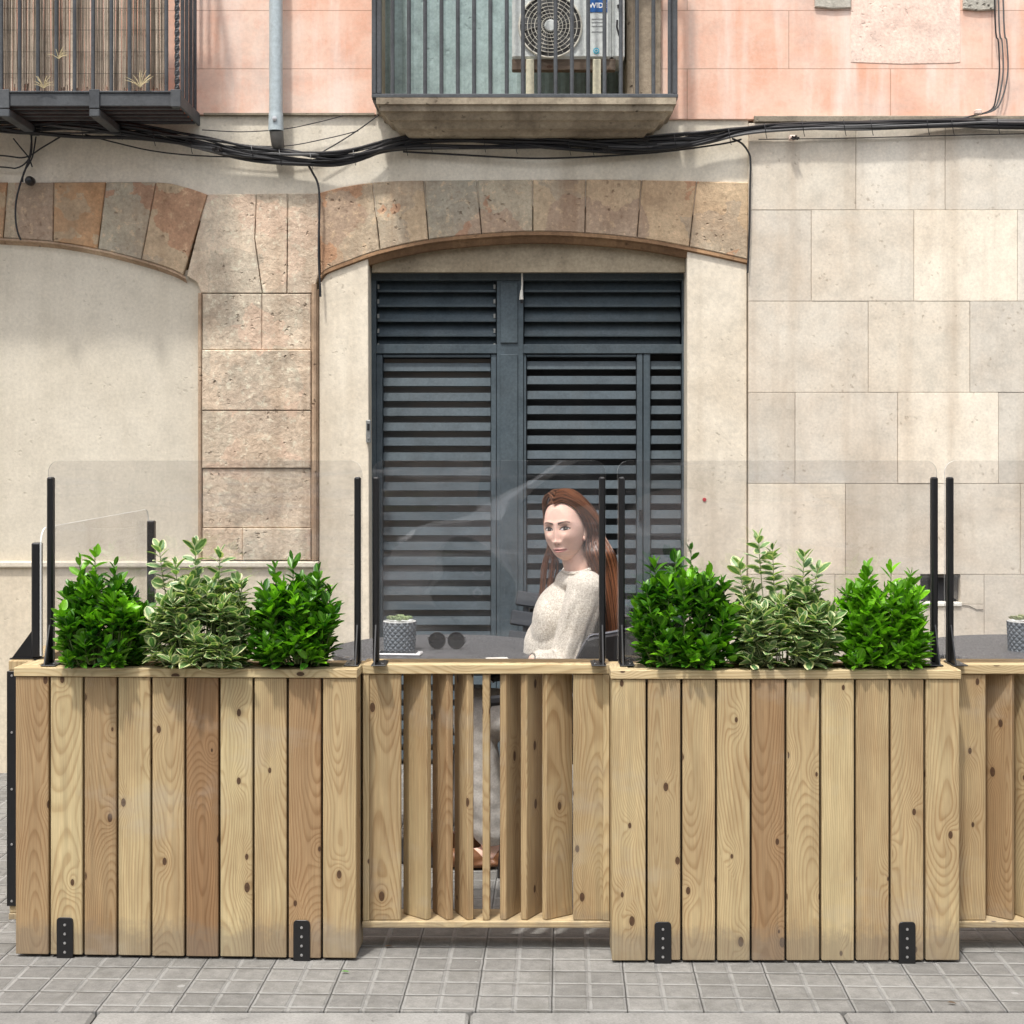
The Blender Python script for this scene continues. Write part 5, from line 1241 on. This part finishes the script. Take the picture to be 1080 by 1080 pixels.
# local axes: x = her left, y = face forward, z = up
Mh = (Matrix.Rotation(R(180 - YAW), 4, 'Z') @ Matrix.Rotation(R(PITCH), 4, 'X') @ Matrix.Rotation(R(ROLL), 4, 'Y'))
Rh = np.array(Mh.to_3x3())
def head_mesh():
    al = np.concatenate([np.linspace(0.004, R(100), 190), np.linspace(R(101), R(179.5), 50)]); na = 360
    A, PH_ = np.meshgrid(al, np.linspace(0, 2 * np.pi, na, endpoint=False), indexing='ij')
    dy = np.cos(A); dx = np.sin(A) * np.cos(PH_); dz = np.sin(A) * np.sin(PH_)
    # superellipsoid-ish skull
    x = .0715 * dx; y = .093 * dy; z = .119 * dz
    t = np.clip(-z / .119, 0, 1); up = np.clip(z / .119, 0, 1)
    x *= 1 - .16 * t ** 2.6; x *= 1 + .03 * np.exp(-((z - .03) / .05) ** 2)
    front = dy > 0
    fr = np.clip(dy, 0, 1)
    y = np.where(front, y * (1 + .0 * t), y * (1 - .38 * t ** 1.1))
    y = y + np.where(front, -.010 * t * fr, 0)
    # flatten the face plane, keep the forehead round
    y = y - .45 * np.maximum(y - .078, 0) * front
    # jaw: chin and jawline forward / down
    G = lambda u, s: np.exp(-(u / s) ** 2)
    w_ = front * 1.0 * np.clip(fr * 3, 0, 1)
    ys = np.zeros_like(y)
    ys += .014 * G(x, .024) * G(z + .100, .018)              # chin
    ys += .008 * G(x, .036) * G(z + .078, .022)              # muzzle
    xe = .0305; ze = -.006
    for s in (-1, 1):
        ys += -.0125 * G(x - s * xe * .93, .0155) * G(z - ze - .002, .0125)   # orbit
        ys += .0075 * G(x - s * xe, .0120) * G(z - ze, .0078)                  # eyeball
        ys += .0016 * G(x - s * xe, .015) * G(z - ze - .0078, .0022)           # upper lid
        ys += -.0012 * G(x - s * xe, .014) * G(z - ze - .0115, .0018)          # crease
        ys += .0012 * G(x - s * xe, .013) * G(z - ze + .0075, .0025)           # lower lid
        ys += .0042 * G(x - s * .030, .022) * G(z - .017, .0075)               # brow ridge
        ys += .0062 * G(x - s * .040, .020) * G(z + .036, .020)                # cheek
        ys += .0040 * G(x - s * .0120, .0058) * G(z + .0515, .0065)            # nostril wing
        ys += -.0045 * G(x - s * .0058, .0028) * G(z + .0590, .0022)           # nostril
        ys += -.0022 * G(x - s * .028, .006) * G(z + .077, .006)               # mouth corner
    # nose
    tz = np.clip((.006 - z) / .058, 0, 1)
    amp = (.0044 + .0092 * tz ** 1.35) * (1 / (1 + np.exp(-(z + .0590) / .0032))) * (1 / (1 + np.exp((z - .014) / .006)))
    wd = .0060 + .0030 * tz
    ys += amp * G(x, wd)
    ys += .0052 * G(x, .0080) * G(z + .0500, .0060)          # tip
    # lips
    up_l = G(z + .0755 - .0008 * G(x, .004), .0036) * G(x, .019); lo_l = G(z + .0860, .0046) * G(x, .017)
    ys += .0062 * up_l + .0072 * lo_l - .0030 * G(z + .0805 + .0015 * G(x, .006), .0013) * G(x, .022)
    ys += -.0022 * G(x, .0035) * G(z + .067, .005)           # philtrum
    ys += -.0030 * G(x, .016) * G(z + .0945, .0040)          # under the lip
    y = y + ys * w_
    # temples and jaw hollows
    x = x * (1 - .035 * G(z - .028, .02) * (np.abs(y) < .06))
    V = np.stack([x, y, z], -1).reshape(-1, 3)
    n0, n1 = A.shape; F = []
    for i in range(n0 - 1):
        for k in range(n1): k2 = (k + 1) % n1; F.append((i * n1 + k, i * n1 + k2, (i + 1) * n1 + k2, (i + 1) * n1 + k))
    F = [tuple(reversed(f)) for f in F]; F.append(tuple(range(n1))); F.append(tuple(reversed(range((n0 - 1) * n1, n0 * n1))))
    # colour
    X, Y_, Z = V[:, 0], V[:, 1], V[:, 2]; C = np.tile(SK, (len(V), 1)); fm = (Y_ > .02) * 1.0
    def blend(mask, c_, k=1.0):
        nonlocal C
        m_ = np.clip(mask * k * fm, 0, 1)[:, None]; C = C * (1 - m_) + np.array(c_) * m_
    for s in (-1, 1): blend(G(X - s * .042, .016) * G(Z + .034, .015), (.74, .42, .35), .25)
    blend(G(X, .010) * G(Z + .050, .010), (.72, .42, .34), .35)
    sg = lambda v, w_: 1 / (1 + np.exp(-np.clip(v / w_, -40, 40)))
    # lips
    bowt = -.0735 - .06 * np.abs(X) + .0010 * G(np.abs(X) - .006, .003) - .0012 * G(X, .003); topl = bowt; mouth = -.0805 + .0010 * G(X, .006) + .13 * np.abs(X)
    lw = np.clip(1 - (X / .0280) ** 2, 0, 1)
    u_lip = sg(topl - Z + .0006, .0005) * sg(Z - mouth, .0005) * (lw > 0) ; l_lip = sg(mouth - Z, .0005) * sg(Z - (mouth - .0088 * np.sqrt(lw)), .0006) * (lw > 0)
    blend(np.clip(u_lip + l_lip, 0, 1), (.60, .235, .22), .85); blend(G(Z - mouth, .0008) * (lw > .02), (.16, .04, .035), .85)
    for s in (-1, 1):
        xx = (X - s * .0305) * s        # + towards temple
        tx = xx / .0166; ins = np.clip(1 - tx ** 2, 0, 1)
        zc0 = -.006 + .0012 * tx        # slight cant
        hu = .0078 * ins ** .75; hl = .0048 * ins ** .9
        blend(G(xx - .002, .017) * G(Z - zc0 - .0085, .0050), (.34, .19, .15), .62)           # lid make up
        eye = sg(zc0 + hu - Z, .00035) * sg(Z - zc0 + hl, .00035) * (ins > .02)
        blend(eye, (.60, .56, .54))
        gx = .0018 - s * .0 ; ix = X - (s * .0305 + GAZE); iz = Z - (-.0048); rr = np.sqrt(ix ** 2 + iz ** 2)
        blend(eye * sg(.0084 - rr, .0003), (.016, .008, .005)); blend(eye * sg(.0030 - rr, .0003), (.004, .004, .004))
        blend(eye * G(X - (s * .0305 + GAZE) + .0018, .0009) * G(iz - .0020, .0009), (1.0, 1.0, 1.0), .9)  # white catchlight painted into the eye colour
        lash = G(Z - (zc0 + hu + .0004), .0021) * (np.abs(tx) < 1.10); blend(lash, (.008, .005, .004), 1.4)
        blend(G(xx - .0165, .0035) * G(Z - zc0 - .0018, .0010), (.015, .010, .008), .8)
        blend(G(Z - (zc0 - hl), .0010) * (np.abs(tx) < 1.0), (.06, .03, .025), .85)
        # brow
        bt = np.clip((xx + .0215) / .041, 0, 1); zb = .0128 + .0065 * np.sin(bt * 2.3) - .0042 * np.clip(bt - .72, 0, 1) * 4 * .28; th = .0033 * (1 - .55 * bt) * (bt > 0) + .0004
        bm_ = sg(th - np.abs(Z - zb), .0006) * (bt > .01) * (bt < .985); blend(bm_, (.030, .014, .008), .96)
    blend(G(np.abs(X) - .0060, .0022) * G(Z + .0592, .0016), (.12, .04, .03), .9)
    return V, F, C
GAZE = -.0026
V, F, C = head_mesh()
# ears
mb = MB()
for s in (-1, 1): ellipsoid(mb, (s * .0695, -.008, -.022), (.006, .014, .027), (12, 0, s * 22)); ellipsoid(mb, (s * .0705, -.002, -.044), (.004, .008, .009))
Ve = np.array(mb.v); Fe = mb.f
V = np.concatenate([V, Ve]); F = F + [tuple(k + len(C) for k in f) for f in Fe]; C = np.concatenate([C, np.tile(SK * .97, (len(Ve), 1))])
Vw = V @ Rh.T + HC
# neck, trunk core, arms, hands, shins, feet
mb = MB()
capsule(mb, (.222, 5.525, .98), (.178, 5.520, 1.125), .052, .045)
capsule(mb, (.20, 5.40, .985), (.20, 5.68, .985), .04, .04); ellipsoid(mb, (.185, 5.55, .86), (.09, .13, .14)); ellipsoid(mb, (.24, 5.55, .58), (.10, .14, .12)); capsule(mb, (.20, 5.55, .9), (.24, 5.55, .6), .09, .09)
ARM = {'near': [(.225, 5.395, .985), (.150, 5.350, .715), (.045, 5.295, .750)], 'far': [(.195, 5.715, .985), (.26, 5.79, .74), (.17, 5.66, .655)]}
for k_ in ('near', 'far'):
    a, b_, c_ = [Vector(v) for v in ARM[k_]]
    capsule(mb, a, b_, .042, .036); capsule(mb, b_, c_, .034, .024)
    d = (c_ - b_).normalized(); d.z = -.30; d = Vector((-.15, .12, -1)) if k_ == 'near' else d; d.normalize(); side = d.cross(Vector((0, 0, 1))).normalized()
    if k_ == 'far': side = side
    palm = c_ + d * .055 + Vector((0, 0, -.004)); capsule(mb, c_, c_ + d * .03, .022, .024)
    for q in (-.024, -.008, .008, .024): capsule(mb, c_ + d * .03 + side * q * .8, c_ + d * .085 + side * q, .0125, .0105, n=12)
    for q, L_ in ((-.030, .058), (-.010, .070), (.010, .075), (.030, .068)):
        p0 = c_ + d * .083 + side * q * .85; p1 = p0 + d * L_ * .45 + Vector((0, 0, .006)) + side * q * .08; p2 = p1 + d * L_ * .32 + Vector((0, 0, -.008)); p3 = p2 + d * L_ * .22 + Vector((0, 0, -.009))
        capsule(mb, p0, p1, .0092, .0084, n=12); capsule(mb, p1, p2, .0084, .0076, n=12); capsule(mb, p2, p3, .0076, .0064, n=12)
    ts = 1 if k_ == 'near' else -1
    p0 = c_ + d * .030 + side * (-.026 * ts); p1 = p0 + d * .032 + side * (-.026 * ts); p2 = p1 + d * .030 + side * (-.008 * ts)
    capsule(mb, p0, p1, .0125, .0105, n=12); capsule(mb, p1, p2, .0100, .0078, n=12)
LEG = [((.27, 5.47, .495), (-.17, 5.43, .535), (-.115, 5.45, .10)), ((.27, 5.64, .495), (-.16, 5.68, .53), (-.20, 5.68, .10))]
for (h, k_, a) in LEG:
    capsule(mb, h, k_, .065, .05); capsule(mb, k_, a, .045, .032); capsule(mb, a, (a[0] + .02, a[1], .055), .034, .032); capsule(mb, (a[0] + .02, a[1], .05), (a[0] - .13, a[1] - .01, .032), .030, .024)
Vb, Nb, Fb = remesh(mb, .0035, 3)
Vall = np.concatenate([Vw, Vb]); Fall = F + [tuple(k + len(Vw) for k in f) for f in Fb]; Call = np.concatenate([C, np.tile(SK * .98, (len(Vb), 1))])
mesh_obj('body', Vall, Fall, skm, woman, Call)

# sweater
def knit_mat():
    m, nt, p = newmat('cream_knit'); g = geo_coords(nt); n1 = noise(nt, g, 190, 3, .7); n2 = noise(nt, g, 18, 4, .6)
    w1 = N(nt, 'ShaderNodeTexWave', {'Vector': g, 'Scale': 42.0, 'Distortion': 6.0, 'Detail': 3.0, 'Detail Scale': 3.0}, bands_direction='Z')
    c = mix(nt, ramp(nt, n1, [(.36, 0), (.66, 1)]), srgb(176, 166, 152), srgb(232, 226, 214)); c = mix(nt, 1.0, c, ramp(nt, n2, [(.3, .93), (.7, 1.04)]), 'MULTIPLY')
    nt.links.new(c, p.inputs['Base Color']); p.inputs['Roughness'].default_value = .95; p.inputs['Specular IOR Level'].default_value = .1
    p.inputs['Sheen Weight'].default_value = .25
    bump(nt, p, M_(nt, 'ADD', M_(nt, 'MULTIPLY', n1, 1.0), M_(nt, 'MULTIPLY', w1.outputs[0], .3)), .45, .002); return m
KN = knit_mat()
mb = MB()
ellipsoid(mb, (.172, 5.565, .855), (.136, .138, .150)); ellipsoid(mb, (.164, 5.565, .745), (.156, .138, .19)); ellipsoid(mb, (.22, 5.555, .60), (.155, .175, .13))
capsule(mb, (.232, 5.405, .983), (.205, 5.70, .983), .064, .062); ellipsoid(mb, (.205, 5.55, 1.000), (.085, .115, .052))
ellipsoid(mb, (.102, 5.515, .845), (.068, .075, .105)); ellipsoid(mb, (.100, 5.62, .845), (.066, .075, .105))
a, b_, c_ = ARM['near']; capsule(mb, a, b_, .066, .062); capsule(mb, (.150, 5.350, .715), (.070, 5.308, .742), .060, .046)
a, b_, c_ = ARM['far']; capsule(mb, a, b_, .062, .056); capsule(mb, (.26, 5.79, .74), (.185, 5.68, .668), .052, .040)
Vs, Ns, Fs = remesh(mb, .006, 3)
# cloth folds: soft displacement + long folds running down the sleeve and across the back
disp = np.zeros(len(Vs))
for i, v in enumerate(Vs):
    q = Vector(v)
    disp[i] = .0060 * mnoise.noise(q * 7.0 + Vector((3, 1, 9))) + .0030 * mnoise.noise(q * 17.0)
ax = Vector(ARM['near'][1]) - Vector(ARM['near'][0]); 
def seg_d(V_, p0, p1):
    p0 = np.array(p0); p1 = np.array(p1); d = p1 - p0; t_ = np.clip(((V_ - p0) @ d) / (d @ d), 0, 1); return np.linalg.norm(V_ - (p0 + t_[:, None] * d), axis=1), t_
def fold(p0, p1, amp, wid):
    global disp
    d_, t_ = seg_d(Vs, p0, p1); disp += amp * np.exp(-(d_ / wid) ** 2) * np.sin(np.pi * np.clip(t_, .02, .98)) ** .5
fold((.19, 5.335, .98), (.075, 5.30, .72), .012, .011); fold((.145, 5.345, .97), (.045, 5.33, .76), -.016, .012)
fold((.255, 5.35, .93), (.19, 5.31, .70), -.016, .012); fold((.21, 5.335, .95), (.135, 5.29, .71), .010, .010); fold((.23, 5.34, .90), (.17, 5.29, .72), -.008, .009)
fold((.16, 5.34, .99), (.06, 5.38, .78), -.016, .011); fold((.12, 5.42, .97), (.05, 5.42, .80), .008, .012); fold((.25, 5.40, .86), (.20, 5.41, .70), -.014, .014); fold((.29, 5.45, .92), (.27, 5.44, .72), .008, .014)
Vs = Vs + Ns * disp[:, None]
mesh_obj('sweater', Vs, Fs, KN, woman)
mb = MB(); 
pts = []
for k in range(41):
    a = 2 * math.pi * k / 40; pts.append((.210 + .062 * math.cos(a), 5.535 + .078 * math.sin(a), 1.050 - .014 * math.cos(a) * -1 - .010 * math.sin(a) ** 2))
mb.tube(pts, .0065, 8, cap=False); mb.build('sweater_neckline', KN, woman, smooth=True)
mb = MB(); c_ = Vector(ARM['near'][2]); b_ = Vector(ARM['near'][1]); d = (c_ - b_).normalized(); mb.tube([c_ + d * -.012, c_ + d * .004], [.040, .034], 16); mb.build('sweater_cuff', KN, woman, smooth=True)
mb = MB(); mb.tube([c_ + d * .004, c_ + d * .014], [.0265, .0262], 20); mb.build('watch', plain('watch_steel', (.6, .58, .55), .25, .9), woman, smooth=True)
# trousers
mb = MB(); ellipsoid(mb, (.25, 5.555, .52), (.16, .18, .105))
for (h, k_, a) in LEG: capsule(mb, h, k_, .092, .070); capsule(mb, k_, (a[0], a[1], .19), .074, .066); capsule(mb, (a[0], a[1], .2), (a[0], a[1], .135), .066, .064)
Vt, Nt_, Ft = remesh(mb, .008, 6)
dd = np.array([.007 * mnoise.noise(Vector(v) * 9.0) + .003 * mnoise.noise(Vector(v) * 24) for v in Vt]); Vt = Vt + Nt_ * dd[:, None]
mesh_obj('trousers', Vt, Ft, masonry('linen', srgb(228, 224, 218), srgb(222, 218, 212), srgb(170, 164, 158), var=.1, fine=140, pits=0, streak=0, bumpk=.3), woman)
SHOE = plain('tan_leather', (.20, .085, .035), .5)
for (h, k_, a) in LEG:
    mb = MB(); ellipsoid(mb, (a[0] - .055, a[1] - .005, .020), (.125, .042, .018)); ellipsoid(mb, (a[0] - .09, a[1] - .008, .038), (.085, .042, .034)); ellipsoid(mb, (a[0] + .035, a[1], .045), (.032, .035, .035))
    Vt, Nt_, Ft = remesh(mb, .005, 3); mesh_obj('shoe', Vt, Ft, SHOE, woman)

# hair
hm, nt, p = newmat('auburn_hair'); at = N(nt, 'ShaderNodeAttribute', attribute_name='tint'); sp = N(nt, 'ShaderNodeSeparateColor', {'Color': at.outputs['Color']})
c = mix(nt, sp.outputs[0], (.022, .009, .005), (.30, .118, .054)); nt.links.new(c, p.inputs['Base Color']); p.inputs['Roughness'].default_value = .36; p.inputs['Specular IOR Level'].default_value = .55
def toW(v): return Rh @ np.array(v) + HC
def skull(th, yy, off):
    """point over the head: th = angle from the top towards the side (+ = her left), yy = local y"""
    f = math.sqrt(max(0.02, 1 - min(.98, (yy / (.095 + off)) ** 2)))
    return np.array([(.0735 + off) * math.sin(th) * f, yy, (.121 + off) * math.cos(th) * f])
rg = random.Random(5)
def strand(kind):
    s = -1 if kind != 'R' else 1
    y0 = rg.uniform(-.086, .077) if kind == 'L' else rg.uniform(-.07, .076)
    off = rg.uniform(.004, .017); part = .008
    jit = lambda a: rg.uniform(-a, a); fo = rg.random()
    pts = []
    fr = (y0 + .075) / .152                      # 1 at the forehead
    for j, th in enumerate((2, 22, 44, 66, 86, 102)):
        tt = j / 5
        yend = -.008 - .066 * (1 - fr) if kind == 'L' else -.025 - .04 * (1 - fr)
        yy = y0 + (yend - y0) * (tt ** (.75 if kind == 'R' else (1.55 if fr > .6 else 1.0)))
        bulge = (off + (.006 if 1 <= j <= 4 else 0)) * (.35 if kind == 'R' and j > 2 else 1)
        q = skull(s * R(th), yy, bulge); q[0] += part; q = toW(q)
        if kind == 'L': q = q + np.array([(0, .004, .014, .028, .042, .050)[j] * (.15 + .85 * fo), 0, 0])
        pts.append(q)
    e = pts[-1]
    if kind == 'L':
        f = fo; g_ = rg.random()
        pts += [np.array([.226 + .100 * f, 5.455 + .09 * g_, 1.115]),
                np.array([.247 + .098 * f, 5.460 + .10 * g_, 1.050]),
                np.array([.272 + .082 * f, 5.455 + .14 * g_, .955]),
                np.array([.288 + .074 * f, 5.450 + .16 * g_, .85]),
                np.array([.298 + .066 * f + jit(.008), 5.455 + .16 * g_, .755 + jit(.02)])]
        if rg.random() < .6: pts.append(np.array([pts[-1][0] + jit(.008) - .003, pts[-1][1], pts[-1][2] - .05 * rg.random()]))
    elif kind == 'R':
        f = rg.random(); g_ = rg.random()
        pts += [np.array([e[0] - .006 + .008 * f, e[1] + .004, e[2] - .05]),
                np.array([.074 + .062 * f, 5.565 + .03 * g_, 1.06]),
                np.array([.066 + .050 * f, 5.57 + .03 * g_, .97]),
                np.array([.060 + .030 * f + jit(.004), 5.57 + .03 * g_, .905 + jit(.03)])]
    return pts
mb = MB()
def add_strand(kind, n):
    for i in range(n):
        pts = strand(kind); tn = min(1, max(0, .5 + 1.5 * mnoise.noise(Vector((pts[0][0] * 45 + pts[-1][0] * 60, pts[0][1] * 45, pts[-1][1] * 60 + (0 if kind == 'L' else 9)))) + rg.gauss(0, .16))); r_ = rg.uniform(.0007, .0013)
        w0 = rg.uniform(0, 6); am = rg.uniform(.000, .0025)
        P_ = [Vector(q) for q in pts]; P_ = catmull(P_, 4)
        P_ = [q + Vector((math.sin(w0 + k * .35) * am, math.cos(w0 + k * .3) * am, 0)) * min(1, k / 20) for k, q in enumerate(P_)]
        mb.tube(P_, [r_, r_ * .75], 4, cap=False, tint=(tn, 0, 0))
add_strand('L', 2300); add_strand('R', 75)
# strands running back over the crown and down the nape
for i in range(900):
    th = R(rg.uniform(-60, 62)); off = rg.uniform(.004, .014); pts = []; a0 = rg.uniform(-20, 40)
    for j in range(6):
        a = R(a0 + (112 - a0) * j / 5); w_ = max(.25, math.cos(a) if a > 0 else 1)
        pts.append(toW(np.array([math.sin(th) * (.0735 + off) * min(1, .55 + .45 * abs(math.sin(a))), -(.095 + off) * math.sin(a) * math.cos(th * .5), (.121 + off) * math.cos(a) * (math.cos(th) if a < 1.2 else 1)])))
    f = rg.random(); pts += [np.array([.255 + .07 * f, 5.52 + .06 * rg.random(), 1.03]), np.array([.285 + .06 * f, 5.51 + .08 * rg.random(), .90]), np.array([.30 + .05 * f, 5.51 + .09 * rg.random(), .78])]
    mb.tube([Vector(q) for q in pts], [.0012, .0009], 4, smooth=3, cap=False, tint=(rg.betavariate(2, 2), 0, 0))
mb.build('hair', hm, woman, smooth=True)
# scalp under the strands
mb = MB(); vs = []; fs = []; n1, n2 = 22, 40
for i in range(n1 + 1):
    for k in range(n2):
        th = R(-98 + 196 * k / (n2 - 1)); hl = .069 - .100 * (abs(th) / R(98)) ** 2.2     # hairline y for this angle
        yy = -.092 + (hl + .092) * i / n1; q = skull(th, max(-.0965, yy), .0035); vs.append(tuple(toW(q)))
for i in range(n1):
    for k in range(n2 - 1): a = i * n2 + k; fs.append((a, a + 1, a + n2 + 1, a + n2))
mb.add(vs, fs, tint=(.25, 0, 0)); mb.build('hair_cap', hm, woman, smooth=True)

# ================================================================== ACROSS THE STREET (seen only as reflections in the glass)
OPM = masonry('opposite_render', srgb(170, 150, 128), srgb(160, 140, 120), srgb(120, 104, 90), streak=.3)
ob = thing('opposite_building', 'plain rendered building across the street, seen only reflected in the glass', 'building', (0, -14, 0))
mb = MB(); mb.box(-20, 20, -14.6, -14.0, -.13, 7.5); mb.build('wall', OPM, ob)
DKG = plain('dark_window', (.02, .022, .026), .1)
for k in range(-7, 8):
    for z in (.6, 3.8):
        mb = MB(); mb.box(k * 2.6 - .6, k * 2.6 + .6, -14.0, -13.97, z, z + 2.2, b=.01); mb.build('window', DKG, ob)
PAINT = plain('silver_paint', (.68, .69, .71), .25, .2); TYR = plain('tyre_rubber', (.015, .015, .015), .8); CGL = plain('car_glass', (.02, .022, .025), .05)
def car(label, X0, Yc):
    t = thing('parked_car', label, 'car', (X0, Yc, -.13))
    prof = [(-2.05, .30), (-2.1, .62), (-1.9, .80), (-1.05, .98), (-.15, 1.72), (1.30, 1.76), (1.86, 1.10), (1.97, .97), (2.02, .55), (1.98, .28)]
    arch = lambda cx: [(cx + .36 * math.cos(R(a)), .30 + .36 * math.sin(R(a))) for a in range(0, 181, 20)]
    low = [(1.98, .28), (1.62, .26)] + arch(1.24)[0:] + [(.86, .22), (-.92, .22)] + arch(-1.30) + [(-1.70, .26)]
    poly_ = prof[:-1] + low; mb = MB(); W2 = .85
    vs = []; n = len(poly_)
    for (yy, sc_) in ((-W2, .94), (-W2 + .06, 1.0), (W2 - .06, 1.0), (W2, .94)):
        for (x_, z_) in poly_: vs.append((x_ * (sc_ if z_ > .9 else 1), yy + (0 if z_ < .95 else -math.copysign(.12, yy)), z_))
    fs = [tuple(range(n)), tuple(reversed(range(3 * n, 4 * n)))]
    for r_ in range(3):
        for i in range(n): j = (i + 1) % n; fs.append((r_ * n + j, r_ * n + i, (r_ + 1) * n + i, (r_ + 1) * n + j))
    mb.add(vs, fs); mb.build('body', PAINT, t, local=True, recalc=True)
    for sy in (1,):
        mb = MB(); mb.add([(-.80, .775, 1.03), (-.12, .755, 1.63), (1.24, .755, 1.66), (1.62, .775, 1.10)], [(0, 1, 2, 3)]); mb.build('side_window', CGL, t, local=True)
    for cx in (1.24, -1.30):
        w_ = thing('wheel', None, None, (cx, 0, .30)); w_.parent = t
        mb = MB(); mb.lathe([(.20, .66), (.30, .67), (.315, .70), (.315, .84), (.30, .865), (.20, .86)], (cx, 0, .30), 32, axis='y'); o = mb.build('tyre', TYR, None, local=True); o.parent = w_; o.location = (-cx, 0, -.30)
        mb = MB(); mb.lathe([(0, .84), (.05, .865), (.06, .84), (.17, .83), (.205, .862), (.205, .85)], (cx, 0, .30), 24, axis='y'); o = mb.build('rim', plain('alloy', (.55, .55, .56), .3, .7), None, local=True); o.parent = w_; o.location = (-cx, 0, -.30)
    mb = MB(); ellipsoid(mb, (-1.90, .70, .70), (.16, .12, .09)); mb.build('headlight', plain('lamp_glass', (.8, .8, .8), .1), t, local=True, smooth=True)
    return t
car('silver hatchback parked across the street, seen only reflected in the glass', .82, -5.5)
